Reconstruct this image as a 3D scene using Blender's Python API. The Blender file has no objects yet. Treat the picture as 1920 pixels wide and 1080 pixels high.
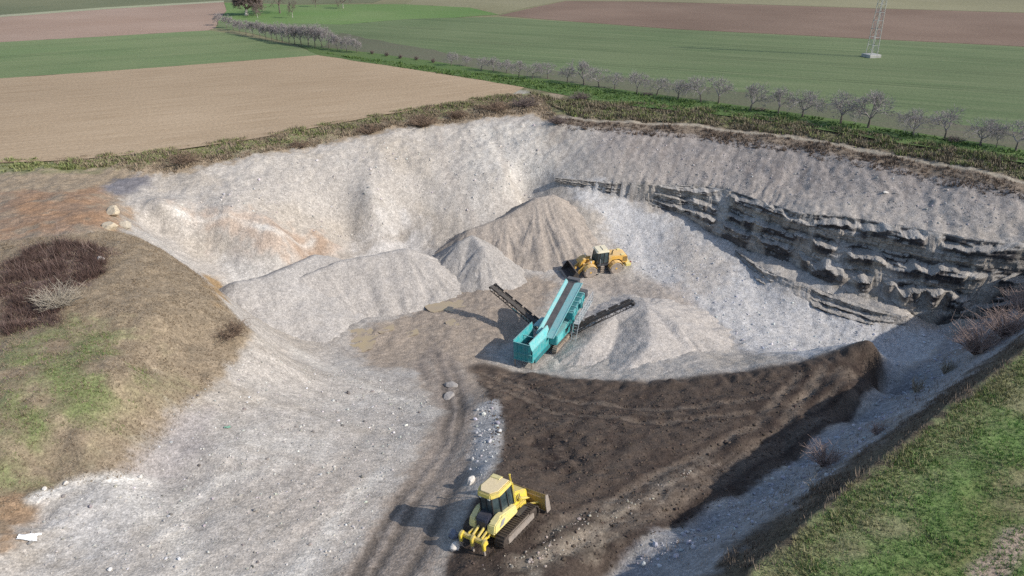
import bpy, bmesh, math, random
import numpy as np
from mathutils import Vector, Matrix
R = math.radians
rng = np.random.default_rng(7)
random.seed(7)
SC = bpy.context.scene
COL = SC.collection

# ------------------------------------------------------------------ camera, sky, sun, exposure
CAM_H, F, YH = 25.0, 1400.0, -150.0           # metres above the fields, focal length and horizon row at 1920 px
PITCH = math.atan((540 - YH) / F)
cam = bpy.data.cameras.new('camera')
cam.sensor_width = 36.0
cam.lens = 36.0 * F / 1920.0
cam.clip_start, cam.clip_end = 0.5, 6000.0
cam_o = bpy.data.objects.new('camera', cam)
COL.objects.link(cam_o)
cam_o.location = (0, 0, CAM_H)
cam_o.rotation_euler = (math.pi / 2 - PITCH, 0, 0)
SC.camera = cam_o

SUN_EL, SUN_AZ = R(34), R(-20)                  # azimuth from +x, so the light comes from the right, a little from behind
world = bpy.data.worlds.new('World')
SC.world = world
world.use_nodes = True
wn = world.node_tree
sky = wn.nodes.new('ShaderNodeTexSky')
sky.sky_type = 'NISHITA'
sky.sun_disc = False
sky.sun_elevation = SUN_EL
sky.sun_rotation = math.pi / 2 - SUN_AZ
bg = wn.nodes['Background']
bg.inputs['Strength'].default_value = 0.15
wn.links.new(sky.outputs[0], bg.inputs[0])
sun = bpy.data.lights.new('sun', 'SUN')
sun.energy = 3.9
sun.angle = R(0.5)
sun.color = (1.0, 0.935, 0.855)
sun_o = bpy.data.objects.new('sun', sun)
COL.objects.link(sun_o)
sdir = Vector((math.cos(SUN_EL) * math.cos(SUN_AZ), math.cos(SUN_EL) * math.sin(SUN_AZ), math.sin(SUN_EL)))
sun_o.rotation_euler = sdir.to_track_quat('Z', 'Y').to_euler()
sun_o.location = (60, 0, 60)
vs = SC.view_settings
vs.view_transform = 'Standard'
vs.look = 'None'
vs.gamma = 1.0
vs.exposure = 0.22
SC.cycles.max_bounces = 6
SC.cycles.use_denoising = False

# ------------------------------------------------------------------ helpers
def at(u, v, z):
    """ground point seen at pixel (u, v) of the 1920 wide photograph if the ground there has height z"""
    dep = PITCH + math.atan((v - 540) / F)
    hor = (CAM_H - z) / math.tan(dep)
    depth = hor * math.cos(PITCH) + (CAM_H - z) * math.sin(PITCH)
    return ((u - 960) / F * depth, hor, z)

def ray(u, v):
    d = Vector(((u - 960) / F, math.cos(PITCH) - (v - 540) / F * math.sin(PITCH),
                -math.sin(PITCH) - (v - 540) / F * math.cos(PITCH)))
    return d / math.hypot(d.x, d.y)

def _hash(ix, iy, seed):
    h = (ix.astype(np.int64) * 374761393 + iy.astype(np.int64) * 668265263 + seed * 974634767) & 0xffffffff
    h = ((h ^ (h >> 13)) * 1274126177) & 0xffffffff
    h = h ^ (h >> 16)
    return h.astype(np.float64) / 4294967296.0

def pn(x, y, seed=0):
    """gradient noise, about -1..1"""
    x = np.asarray(x, float); y = np.asarray(y, float)
    ix = np.floor(x); iy = np.floor(y)
    fx = x - ix; fy = y - iy
    ux = fx * fx * fx * (fx * (fx * 6 - 15) + 10); uy = fy * fy * fy * (fy * (fy * 6 - 15) + 10)
    def g(dx, dy):
        a = _hash(ix + dx, iy + dy, seed) * 2 * np.pi
        return np.cos(a) * (fx - dx) + np.sin(a) * (fy - dy)
    n0 = g(0, 0) * (1 - ux) + g(1, 0) * ux
    n1 = g(0, 1) * (1 - ux) + g(1, 1) * ux
    return (n0 * (1 - uy) + n1 * uy) * 1.5

def fbm(x, y, seed=0, octaves=4, gain=0.5):
    s = 0; a = 1.0; t = 0
    for k in range(octaves):
        s = s + a * pn(x * 2 ** k + 17.3 * k, y * 2 ** k - 9.1 * k, seed + k)
        t += a; a *= gain
    return s / t * 1.4

def sstep(e0, e1, x):
    t = np.clip((x - e0) / (e1 - e0), 0, 1)
    return t * t * (3 - 2 * t)

def poly_sd(px, py, poly):
    """signed distance to a polygon, positive inside"""
    P = np.array([p[:2] for p in poly], float)
    best = np.full(px.shape, 1e9); inside = np.zeros(px.shape, bool)
    n = len(P)
    for i in range(n):
        ax, ay = P[i]; bx, by = P[(i + 1) % n]
        ex, ey = bx - ax, by - ay
        t = np.clip(((px - ax) * ex + (py - ay) * ey) / (ex * ex + ey * ey + 1e-12), 0, 1)
        best = np.minimum(best, (px - ax - t * ex) ** 2 + (py - ay - t * ey) ** 2)
        c = ((ay > py) != (by > py)) & (px < (bx - ax) * (py - ay) / (by - ay + 1e-12) + ax)
        inside ^= c
    d = np.sqrt(best)
    return np.where(inside, d, -d)

def line_d(px, py, pts):
    """distance to a polyline and arc length at the nearest point"""
    P = np.array([p[:2] for p in pts], float)
    best = np.full(px.shape, 1e9); arc = np.zeros(px.shape); acc = 0
    for i in range(len(P) - 1):
        ax, ay = P[i]; bx, by = P[i + 1]
        ex, ey = bx - ax, by - ay
        L = math.hypot(ex, ey)
        t = np.clip(((px - ax) * ex + (py - ay) * ey) / (L * L + 1e-12), 0, 1)
        d = np.hypot(px - ax - t * ex, py - ay - t * ey)
        m = d < best
        best = np.where(m, d, best); arc = np.where(m, acc + t * L, arc); acc += L
    return best, arc

def tag(o, label=None, cat=None, group=None, kind=None):
    if label: o['label'] = label
    if cat: o['category'] = cat
    if group: o['group'] = group
    if kind: o['kind'] = kind
    return o

def link_mesh(name, verts, faces, mat=None, parent=None, smooth=False, cols=None):
    me = bpy.data.meshes.new(name)
    if isinstance(verts, np.ndarray) and isinstance(faces, np.ndarray):
        nv, nf, k = len(verts), len(faces), faces.shape[1]
        me.vertices.add(nv); me.vertices.foreach_set('co', verts.astype(np.float32).ravel())
        me.loops.add(nf * k); me.loops.foreach_set('vertex_index', faces.astype(np.int32).ravel())
        me.polygons.add(nf); me.polygons.foreach_set('loop_start', np.arange(0, nf * k, k, dtype=np.int32))
        me.update(calc_edges=True)
    else:
        me.from_pydata([tuple(v) for v in verts], [], [tuple(f) for f in faces])
    me.polygons.foreach_set('use_smooth', np.full(len(me.polygons), smooth))
    if cols is not None:
        ca = me.color_attributes.new('Col', 'FLOAT_COLOR', 'POINT')
        c4 = np.ones((len(cols), 4), np.float32); c4[:, :3] = cols
        ca.data.foreach_set('color', c4.ravel())
    if mat: me.materials.append(mat)
    me.update()
    o = bpy.data.objects.new(name, me)
    COL.objects.link(o)
    if parent: o.parent = parent
    return o

def empty(name, loc=(0, 0, 0), rz=0.0):
    o = bpy.data.objects.new(name, None)
    o.empty_display_size = 0.3
    COL.objects.link(o)
    o.location = loc
    o.rotation_euler = (0, 0, rz)
    return o

def copy_tree(o, parent=None):
    c = o.copy()
    COL.objects.link(c)
    if parent: c.parent = parent
    for ch in list(o.children):
        copy_tree(ch, c)
    return c

class NT:
    """small node builder"""
    def __init__(self, name):
        self.m = bpy.data.materials.new(name)
        self.m.use_nodes = True
        self.t = self.m.node_tree
        self.b = self.t.nodes['Principled BSDF']
        self.co = self.n('ShaderNodeTexCoord').outputs['Object']
    def n(self, kind, **kw):
        x = self.t.nodes.new(kind)
        for k, v in kw.items(): setattr(x, k, v)
        return x
    def set(self, node, **kw):
        for k, v in kw.items():
            s = node.inputs[k.replace('_', ' ')]
            if hasattr(v, 'is_output'): self.t.links.new(v, s)
            else: s.default_value = v
        return node
    def noise(self, scale, detail=4, rough=0.55, vec=None):
        x = self.set(self.n('ShaderNodeTexNoise'), Scale=scale, Detail=detail, Roughness=rough, Vector=vec or self.co)
        return x.outputs['Fac']
    def mapr(self, v, a, b, c, d):
        x = self.n('ShaderNodeMapRange')
        self.set(x, Value=v); x.inputs[1].default_value = a; x.inputs[2].default_value = b
        x.inputs[3].default_value = c; x.inputs[4].default_value = d
        return x.outputs[0]
    def mul(self, a, b, op='MULTIPLY'):
        x = self.n('ShaderNodeMath', operation=op)
        for i, v in enumerate((a, b)):
            if hasattr(v, 'is_output'): self.t.links.new(v, x.inputs[i])
            else: x.inputs[i].default_value = v
        return x.outputs[0]
    def mix(self, fac, a, b, mode='MIX'):
        x = self.n('ShaderNodeMix', data_type='RGBA', blend_type=mode)
        for s, v in ((x.inputs[0], fac), (x.inputs[6], a), (x.inputs[7], b)):
            if hasattr(v, 'is_output'): self.t.links.new(v, s)
            else: s.default_value = v if not isinstance(v, tuple) or len(v) == 4 else (*v, 1)
        return x.outputs[2]
    def scaled(self, col, fac):
        x = self.n('ShaderNodeVectorMath', operation='SCALE')
        self.t.links.new(col, x.inputs[0])
        if hasattr(fac, 'is_output'): self.t.links.new(fac, x.inputs['Scale'])
        else: x.inputs['Scale'].default_value = fac
        return x.outputs[0]
    def stretch(self, sx, sy, sz, rz=0.0):
        x = self.n('ShaderNodeMapping', vector_type='TEXTURE')
        self.t.links.new(self.co, x.inputs[0])
        x.inputs['Scale'].default_value = (1 / sx, 1 / sy, 1 / sz)
        x.inputs['Rotation'].default_value = (0, 0, rz)
        return x.outputs[0]
    def out(self, col=None, rough=0.9, metal=0.0, bump=None, bstr=0.5, bdist=0.1, spec=None):
        b = self.b
        if col is not None: self.set(b, Base_Color=col if hasattr(col, 'is_output') else (*col[:3], 1))
        self.set(b, Roughness=rough, Metallic=metal)
        if spec is not None: b.inputs['Specular IOR Level'].default_value = spec
        if bump is not None:
            x = self.set(self.n('ShaderNodeBump'), Height=bump, Strength=bstr, Distance=bdist)
            self.t.links.new(x.outputs[0], b.inputs['Normal'])
        return self.m
# ------------------------------------------------------------------ terrain: heights surveyed as (column, row, height)
FL = -12.0
LOWER = [  # pit floor, scree, ramp, spoil, hump and rims
 (800,640,FL),(900,580,FL),(760,600,FL),(1000,600,FL),(1000,690,FL),(1100,540,FL),(1200,530,-11.9),(900,545,FL),(960,520,FL),
 (1130,515,FL),(1060,520,FL),(720,640,FL),(860,640,FL),(930,640,FL),(1300,640,FL),(1400,660,FL),(1550,672,-12.2),(1650,672,-12.4),(1720,640,-12.4),
 (1780,612,-12.3),(1250,560,-11.9),(640,640,-11.7),(560,640,-11.2),(1150,600,FL),(1100,640,FL),
 # gravel pad
 (600,690,-10.2),(700,700,-10.6),(760,715,-10.4),(800,735,-9.9),(815,770,-8.9),(520,660,-8.3),(520,720,-6.6),(620,745,-8.6),(720,770,-8.9),(400,760,-4.2),(500,800,-5.3),
 (600,810,-6.4),(700,820,-7.4),(780,830,-7.4),(400,850,-4.2),(500,900,-4.7),(600,900,-5.2),(700,900,-5.9),(300,900,-4.0),
 (300,1000,-3.6),(450,1000,-4.1),(600,1000,-4.5),(640,1060,-4.3),(170,950,-2.7),(60,975,-2.5),(150,1050,-3.1),(300,1075,-3.4),(220,920,-2.9),
 # haul road
 (850,700,-10.8),(870,760,-9.2),(840,850,-7),(780,930,-5.7),(740,1000,-4.9),(700,1075,-4.2),(880,800,-8.0),(820,800,-8.0),(860,900,-5.9),(820,980,-4.9),
 # chalk berm
 (905,760,-8.2),(912,820,-6.3),(905,880,-4.9),(930,740,-9.0),
 # brown spoil tongue
 (900,690,-11.4),(960,715,-10.6),(1050,718,-10.2),(1200,730,-9.6),(1350,713,-9.0),(1500,690,-8.2),(1600,664,-7.5),(1638,656,-7.3),
 (1000,770,-8.6),(1100,800,-7.4),(1200,810,-7.5),(1300,800,-7.8),(1100,900,-5.5),(1200,900,-5.8),(1000,900,-4.9),(980,840,-6.4),
 (1400,820,-7.6),(1500,780,-8.2),(1590,730,-8.0),(1560,700,-8.0),(1300,920,-5.8),(1200,1000,-4.7),(1100,1000,-4.3),(960,1000,-4.0),(1000,1070,-3.6),
 (870,1050,-4.0),(1000,960,-4.1),(940,940,-4.3),(1050,840,-6.5),
 # foot of the near embankment
 (1150,1080,-5.0),(1300,985,-6.3),(1400,935,-7.2),(1500,870,-8.3),(1600,795,-9.6),(1652,738,-10.6),(1720,680,-11.9),(1790,630,-12.2),
 # left slope
 (300,370,-2),(400,370,-2.6),(550,370,-4),(700,370,-5.2),(850,370,-6.6),(950,330,-5.0),(850,300,-3.6),(700,300,-2.5),(550,320,-2.2),
 (900,420,-9.2),(800,465,-11.3),(650,440,-9),(550,440,-7),(600,490,-10),(300,390,-2.2),(420,403,-3.6),(520,433,-5.4),(600,450,-8.0),
 (420,490,-7.6),(300,430,-4.2),(380,470,-6.6),(430,520,-8.4),(980,380,-8.5),(1040,330,-5.2),(750,450,-10.5),
 (500,545,-10),(450,570,-9.6),(500,600,-10.4),(520,630,-9.3),
 # hump with dead grass
 (215,400,-.7),(200,430,-.5),(290,462,-1.0),(350,500,-1.8),(400,545,-2.8),(440,590,-3.8),(470,622,-4.2),(420,690,-3.9),(350,745,-3.3),
 (300,800,-3.2),(240,880,-2.9),(130,903,-2.4),(55,935,-2.1),(15,1000,-2.0),(100,500,0.1),(0,600,0.2),(200,600,0.1),(100,750,0.1),(0,850,-.8),(300,600,-.6),
 (0,450,0),(100,400,0),(350,640,-2.6),(300,700,-2.0),(200,800,-1.5),(100,865,-1.9),(20,920,-1.9),(230,700,-.2),(150,820,-1.2),(0,330,-.1),(0,380,-.2),(100,330,-.3),(180,345,-.6),
 # under the cliffs
 (1180,371,-7.0),(1280,401,-8.0),(1330,431,-8.8),(1480,491,-9.9),(1560,541,-10.5),(1700,585,-11.2),(1790,600,-11.7),(1100,400,-8.0),(1150,450,-10.4),
 (1250,470,-10.8),(1350,540,-11.7),(1440,506,-10.3),(1560,551,-10.9),(1680,592,-11.3),(1422,526,-11.3),(1560,592,-12.2),(1690,622,-12.4),(1400,470,-9.9),
]
RIM_L = [(250,327,-.6),(350,320,-.8),(480,294,-.8),(600,272,-.8),(700,252,-.8),(850,230,-.8),(1000,216,-.6)]
EDGE_R = [(1420,1080,-.3),(1500,1010,-.3),(1620,905,-.3),(1760,792,-.3),(1920,668,-.3)]
UPPER = [(1150,300,-3.2),(1300,300,-2.9),(1500,330,-3.1),(1700,370,-3.1),(1850,420,-3.3),(1060,335,-5.2),(1180,346,-5.2),(1350,351,-4.8),
 (1500,401,-4.6),(1700,432,-4.4),(1850,471,-4.4),(1040,300,-3.8)]
RIM_R = [(1050,232,-.9),(1100,240,-1.0),(1300,252,-1.2),(1500,278,-1.2),(1700,318,-1.3),(1920,362,-1.4)]
BAND_R = [(1050,190,-.1),(1200,198,-.1),(1400,218,-.1),(1600,250,-.1),(1800,285,-.1),(1920,303,-.1)]
BAND_L = [(0,306,-.1),(130,302,-.1),(280,288,-.1),(470,262,-.1),(700,219,-.1),(960,178,-.1)]
W = lambda L: [at(*p) for p in L]
outer = []                                        # level fields round the pit
for x in range(-70, 81, 10):
    outer += [(x, 142, -.1), (x, 6, -.1)]
for y in range(10, 142, 10):
    outer += [(-72, y, 0), (82, y, -.1)]
outer += [(-12,14,-1.6),(0,14,-1.8),(6,16,-1.8),(-25,22,-1.4),(-34,18,0),(14,14,-.1),(22,22,-.1),(30,28,-.1),(40,36,-.1),(48,42,-.1),(-45,70,-.1),(-50,55,0),(-45,40,0),(-40,30,0),
          (60,50,-.1),(60,95,-.1),(40,110,-.1),(20,118,-.1),(-20,120,-.1),(-50,100,-.1),(-10,128,-.1),(50,56,-.1),(60,64,-.1),(66,70,-.6),(62,78,-.4)]
right_corner = [(44.7,66.8,-12.2),(50,68,-11.5)]

def densify(L, step=2.0):
    out = []
    for a, b in zip(L[:-1], L[1:]):
        n = max(1, int(math.dist(a[:2], b[:2]) / step))
        out += [tuple(a[k] + (b[k] - a[k]) * i / n for k in range(3)) for i in range(n)]
    return out + [tuple(L[-1])]

edge_r = W(EDGE_R) + [(50, 54.5, -.3), (57, 61, -.4)]
rim_l, rim_r, band_r, band_l = W(RIM_L), W(RIM_R), W(BAND_R), W(BAND_L)
rim_r2 = rim_r + [(61, 71.5, -1.4)]
common = outer + densify(rim_l, 3) + densify(rim_r2, 3) + densify(band_r, 4) + densify(band_l, 4) + densify(edge_r, 2.5)

class RBF:
    def __init__(self, pts, c=0.7, lam=0.02):
        seen, P = set(), []
        for p in pts:
            k = (round(p[0] * 2), round(p[1] * 2))
            if k in seen: continue
            seen.add(k); P.append(p)
        self.P = np.array(P, float); self.c = c
        n = len(P)
        A = np.zeros((n + 1, n + 1))
        d = np.hypot(self.P[:, None, 0] - self.P[None, :, 0], self.P[:, None, 1] - self.P[None, :, 1])
        A[:n, :n] = -np.sqrt(d * d + c * c) - lam * np.eye(n)
        A[:n, n] = A[n, :n] = 1
        self.w = np.linalg.solve(A, np.append(self.P[:, 2], 0))
    def __call__(self, x, y):
        s = np.full(x.shape, self.w[-1])
        for (px, py, _), w in zip(self.P, self.w[:-1]):
            s -= w * np.sqrt((x - px) ** 2 + (y - py) ** 2 + self.c ** 2)
        return s

low_pts = W(LOWER) + right_corner + common
up_pts = W(UPPER) + [p for p in low_pts if not (p[0] > 8 and p[1] > 55 and p[2] < -5)] + [(48, 66, -4.6), (56, 66, -3.0)]
rb_low, rb_up = RBF(low_pts), RBF(up_pts)

gx = np.linspace(-64, 76, 620)
ys = [9.0]
while ys[-1] < 136: ys.append(ys[-1] + np.clip(0.10 + ys[-1] * 0.0019, 0.14, 0.34))
gy = np.array(ys)
GX, GY = np.meshgrid(gx, gy)
zl = rb_low(GX, GY); zu = rb_up(GX, GY)

# cliffs: between the foot line (0) and the top line (1) the ground climbs in ragged steps
foot = [at(*p) for p in [(1040,340,-5.5),(1180,371,-7.0),(1280,401,-8.0),(1335,433,-8.8),(1480,491,-9.9),(1560,541,-10.5),(1700,585,-11.2),(1790,600,-11.7)]] + [(51, 65.5, -11.6), (62, 59, -11)]
top = [at(*p) for p in [(1040,333,-5.1),(1180,346,-5.2),(1270,347,-5.0),(1350,351,-4.8),(1500,401,-4.6),(1575,405,-4.4),(1700,424,-4.1),(1845,452,-3.9)]] + [(59, 67, -3.4), (71, 58, -3)]
df, _ = line_d(GX, GY, foot); dt, _ = line_d(GX, GY, top)
corr = poly_sd(GX, GY, foot + top[::-1])
above = poly_sd(GX, GY, top + [(80, 70), (80, 140), (0, 140), (0, 95)]) > 0
T = np.where(corr > 0, df / (df + dt + 1e-6), np.where(above, 1.0, 0.0))
SA = GX * .89 - GY * .45                          # along the back wall
SD = GX * .45 + GY * .89                          # up the back wall
hgt = np.clip(zu - zl, 0, 12)
Tn = np.where(corr > 0, T, np.where(above, 1.0, 0.0))
S = np.where(above & (corr <= 0), 1.0, np.clip(Tn, 0, 1) ** 1.0 * np.clip(Tn * .9, 0, 1))
S = np.where(hgt < 1.5, np.where(corr > 0, Tn, S), S)
Z = zl + (zu - zl) * np.clip(S, 0, 1)
cliffm = np.clip(sstep(-.3, .8, corr) * sstep(.5, 2.0, hgt), 0, 1)

# where the level fields lie nothing is disturbed
in_field = np.zeros_like(GX)
field_core = poly_sd(GX, GY, [p[:2] for p in band_l] + [(5, 118)] + [p[:2] for p in band_r] + [(76, 66), (60, 64), (50, 54.5)] + [p[:2] for p in edge_r[:5][::-1]] + [(8, 20), (2, 9), (-30, 9), (-36, 20), (-64, 20), (-64, 78)])
work = sstep(-1.0, 2.0, field_core)
flat_l = sstep(2.0, 6.0, -field_core)
Z = np.where(Z > -.25, Z, Z)
rough = .22 * fbm(GX * .09, GY * .09, 2, 2) + fbm(GX * .22, GY * .22, 3, 4) * .28 + fbm(GX * 1.1, GY * 1.1, 9, 4) * .11 + fbm(GX * 3.1, GY * 3.1, 14, 2) * .035
pad_m = sstep(62, 55, GY) * sstep(2, -2, GX) * sstep(-24, -20, GX)
Z = Z + rough * work * np.where(cliffm > .3, .6, 1.0) * (1 - .5 * pad_m)
n_w = fbm(GX * .2, GY * .2, 40, 3)
# gullies running down the back wall and the left slope
Z = np.where(field_core < 0, np.clip(Z, -.5, -.012) * sstep(-3.0, 0, field_core) - .012, Z)
out_r = (field_core < .5) & (GY < 66) & (GX > 0)
Z = np.where(out_r, -.22 + .10 * fbm(GX * .5, GY * .5, 6, 4), Z)
gul_r = -np.abs(pn(SA * .45 + .9 * n_w, SD * .10, 41)) * .22 - .26 * np.abs(pn(SA * 1.5 + .8 * n_w, SD * .10, 43)) * sstep(-3.0, -5.0, zu) - .08 * np.abs(pn(SA * 2.4, SD * .3, 44))
m_up = sstep(2, 14, SA + 40) * sstep(0, 3, SD - 70) * ((zu > -6.5) & (above | (corr > 0))) * work
Z += gul_r * m_up * sstep(-.8, -2.0, zu)
LA = GX * .89 + GY * .45
LD = -GX * .45 + GY * .89
m_l = sstep(9, 3, GX) * sstep(72, 80, GY + GX * -.15) * sstep(-1.0, -2.2, Z) * work
Z += -np.abs(pn(LA * .35 + .6 * n_w, LD * .10, 51)) * .30 * m_l * sstep(-.3, .4, pn(LA * .07, LD * .07, 52))

def tz(x, y):
    """terrain height at world points"""
    x = np.asarray(x, float); y = np.asarray(y, float)
    fx = np.clip((x - gx[0]) / (gx[1] - gx[0]), 0, len(gx) - 1.001)
    fy = np.clip(np.interp(y, gy, np.arange(len(gy))), 0, len(gy) - 1.001)
    i = fx.astype(int); j = fy.astype(int); a = fx - i; b = fy - j
    return (Z[j, i] * (1 - a) + Z[j, i + 1] * a) * (1 - b) + (Z[j + 1, i] * (1 - a) + Z[j + 1, i + 1] * a) * b

TT = np.arange(14, 150, 0.06)
def gp(u, v):
    """point of the terrain seen at a pixel of the photograph"""
    d = ray(u, v)
    x, y, z = d.x * TT, d.y * TT, CAM_H + d.z * TT
    h = tz(x, y)
    k = int(np.argmax(z < h)) if np.any(z < h) else len(TT) - 1
    return (float(x[k]), float(y[k]), float(h[k]))
GPL = lambda L: [gp(*p) for p in L]
# ------------------------------------------------------------------ what the ground is made of (albedo per vertex)
def C(r, g, b): return np.array([r, g, b])
n1 = fbm(GX * .12, GY * .12, 61, 4); n2 = fbm(GX * .6, GY * .6, 63, 4); n3 = fbm(GX * 2.2, GY * 2.2, 65, 3); n4 = rng.normal(0, 1, GX.shape)
col = np.zeros(GX.shape + (3,)) + C(.45, .42, .39)
def paint(mask, c, var=0.0):
    global col
    c = np.asarray(c, float)
    m = np.clip(mask, 0, 1)[..., None]
    cc = c if c.ndim > 1 else np.broadcast_to(c, col.shape)
    col = col * (1 - m) + cc * (1 + var * n2[..., None]) * m
def zone(poly, soft=.8, nz=1.0):
    P = [p[:2] for p in poly]
    sd = poly_sd(GX, GY, P)
    return sstep(-soft, soft, sd + nz * n2 * 1.0 + nz * .5 * n3)
def pz(pix, soft=.8, nz=1.0): return zone(GPL(pix), soft, nz)
def strip(pix, w, soft=.6, nz=.5):
    d, a = line_d(GX, GY, GPL(pix))
    return sstep(w + soft, w - soft, d + nz * n2), a, d

paint(field_core < 0, C(.15, .14, .075), .2)
# broad tone drift of the gravel
paint(sstep(.0, .5, n1), C(.43, .392, .35))
paint(sstep(.15, .6, -n1) * .6, C(.52, .50, .475))
paint(sstep(.3, .7, n2) * .3, C(.38, .352, .32))
# back wall: mauve grey upper slope
upm = (above | (corr > -0.5)) * sstep(40, 56, SD - 40)
paint(upm * work * sstep(4, 9, SA + 42), C(.27, .245, .232), .12)
streak = pn(SA * 1.6 + .8 * n_w, SD * .09, 71)
paint(upm * work * sstep(.1, .6, streak) * .6, C(.185, .165, .157))
paint(upm * work * sstep(.2, .7, -streak) * .5, C(.36, .33, .317))
# cliff bands: strata along the height
zz = Z + .25 * pn(SA * .25, SD * .2, 77)
strat = np.sin(zz * 5.2 + 1.2 * pn(zz * 2.5, SA * .05, 79))
paint(cliffm, C(.235, .215, .185), .15)
paint(cliffm * sstep(.0, .7, strat) * .7, C(.15, .135, .115))
paint(cliffm * sstep(.25, .8, pn(SA * 1.1, zz * .35, 81)) * .7, C(.34, .31, .265))
# pale bluish scree
scree = pz([(1060,345),(1180,378),(1290,420),(1390,480),(1440,540),(1560,590),(1690,625),(1790,612),(1680,740),(1640,655),(1500,672),(1330,600),(1190,500),(1130,410)], 1.0, 1.2)
paint(scree * (1 - cliffm), C(.52, .515, .52), .06)
paint(pz([(1270,420),(1380,490),(1340,560),(1290,540),(1240,470)], 1.5, 1.5) * .6, C(.44, .40, .36))
# left slope accents
paint(pz([(330,380),(430,395),(600,445),(640,470),(560,490),(480,470),(400,430)], 1.5, 2) * .75, C(.47, .37, .30), .1)
paint(pz([(520,425),(600,440),(640,462),(560,470)], .8, 1) * .8, C(.36, .265, .20))
paint(pz([(640,470),(760,400),(800,430),(800,480),(700,500)], 1.5, 1.5) * .5, C(.54, .535, .54))
paint(pz([(410,470),(520,520),(480,560),(430,530)], 1, 1) * .6, C(.53, .525, .52))
paint(pz([(900,240),(1010,225),(1030,320),(960,360),(880,320)], 2, 2) * .7, C(.57, .545, .51))
# red and orange earth on the left
paint(zone([(-64, 80)] + GPL([(-30,300),(60,305),(190,328),(235,365),(240,400),(232,436),(150,450),(-30,470)]) + [(-64, 60)], .8, 1), C(.275, .225, .175), .2)
redm = pz([(0,318),(130,312),(190,335),(215,395),(200,430),(0,455)], 1.5, 2)
paint(redm, C(.27, .185, .13), .2)
paint(redm * sstep(-.35, .3, fbm(GX * .25, GY * .25, 91)), C(.29, .185, .118))
paint(redm * sstep(.1, .5, fbm(GX * .4, GY * .4, 93)) * .8, C(.24, .20, .155))
paint(pz([(140,318),(180,322),(190,350),(150,355)], .8, 1), C(.31, .20, .12))
paint(pz([(182,330),(235,322),(285,330),(275,352),(230,368),(195,362)], .6, .8), C(.165, .16, .175), .1)
# hump: dead grass, green sward, bramble
hump = zone(GPL([(0,452),(150,440),(225,435),(292,462),(352,500),(402,545),(440,592),(474,625),(428,692),(358,755),(312,818),(262,880),(200,908),(120,915),(68,938),(30,990),(0,1010)]) + [(-40, 24), (-64, 24), (-64, 64)], .4, .4)
paint(hump, C(.235, .19, .138), .2)
green = fbm(GX * .3, GY * .3, 95)
gz_ = pz([(0,620),(140,605),(230,640),(300,720),(230,800),(120,860),(40,900),(0,930)], 2.5, 2.5)
paint(hump * gz_ * sstep(-.5, .3, green), C(.16, .185, .085), .2)
paint(hump * gz_ * sstep(.2, .6, green) * .7, C(.135, .165, .07))
paint(pz([(330,690),(410,650),(420,690),(300,800),(235,880),(160,860)], 1.5, 2) * .6, C(.27, .215, .155))
paint(pz([(0,500),(60,465),(150,455),(205,475),(185,520),(120,560),(110,610),(0,632)], .8, 1.2), C(.13, .09, .078), .3)
paint(pz([(0,930),(50,925),(62,960),(40,1000),(0,1030)], .6, 1), C(.25, .175, .115), .2)
paint(pz([(385,515),(410,520),(420,560),(405,570)], .6, .8), C(.29, .20, .11))
# floor, ruts and haul road
floorm = pz([(650,630),(760,590),(850,550),(1000,520),(1050,520),(1010,600),(960,640),(905,665),(960,700),(1010,745),(900,760),(890,860),(840,960),(800,1080),(650,1080),(720,960),(800,830),(815,760),(780,690),(700,690)], 1.0, 1.0)
paint(floorm, C(.33, .278, .232), .10)
paint(pz([(1080,500),(1290,540),(1330,600),(1260,590),(1180,560),(1090,540)], 1.2, 1.5) * .7, C(.37, .325, .29))
ROADL = [(650,1150),(735,1000),(800,900),(845,830),(860,770),(850,710),(830,660),(840,620),(900,590)]
ROADP = [(640,1085),(700,985),(760,900),(803,830),(823,775),(802,718),(768,682),(810,645),(862,680),(888,740),(896,800),(888,860),(872,920),(835,1000),(805,1085)]
rd = pz(ROADP, .35, .35); ra = line_d(GX, GY, GPL(ROADL))[1]
paint(rd, C(.255, .218, .19), .10)
mid = line_d(GX, GY, GPL(ROADL))[0]
side = np.sign(GX - np.interp(GY, [p[1] for p in GPL(ROADL)], [p[0] for p in GPL(ROADL)]))
rut = sstep(66, 54, GY) * sstep(.30, .6, np.sin(mid * 3.4 + .6 * pn(ra * .2, side, 97) + .8 * side)) * rd
paint(rut * sstep(-.6, .2, pn(ra * .10, mid * .5, 99)) * .85, C(.13, .11, .095))
paint(sstep(.35, .8, -np.sin(mid * 3.4 + .8 * side)) * rd * sstep(0, .5, pn(ra * .3, mid * 1.2, 101)) * .8, C(.38, .34, .30))
Z -= rut * .07
# pale track on the pad
for L, w in (([(560,660),(640,700),(720,735),(810,775)], .9), ([(440,830),(520,850),(640,875)], .35), ([(250,930),(330,1000),(360,1075)], .8)):
    m_, _, _ = strip(L, w, .6, .4); paint(m_ * .8, C(.56, .53, .49))
paint(pz([(170,900),(290,905),(290,960),(200,1040),(60,1070),(100,980)], 1, 1) * .6, C(.47, .465, .465))
paint(pz([(225,880),(330,770),(400,770),(380,860),(300,910)], 1, 1) * .7, C(.345, .32, .32))
paint(pz([(480,880),(700,860),(690,960),(520,1040)], 2, 2) * .5, C(.44, .39, .345))
paint(sstep(.35, .75, fbm(GX * .9, GY * .35, 103)) * pz([(300,700),(800,700),(800,900),(640,1080),(100,1080),(300,860)], 2, 1) * .5, C(.33, .305, .28))
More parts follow.
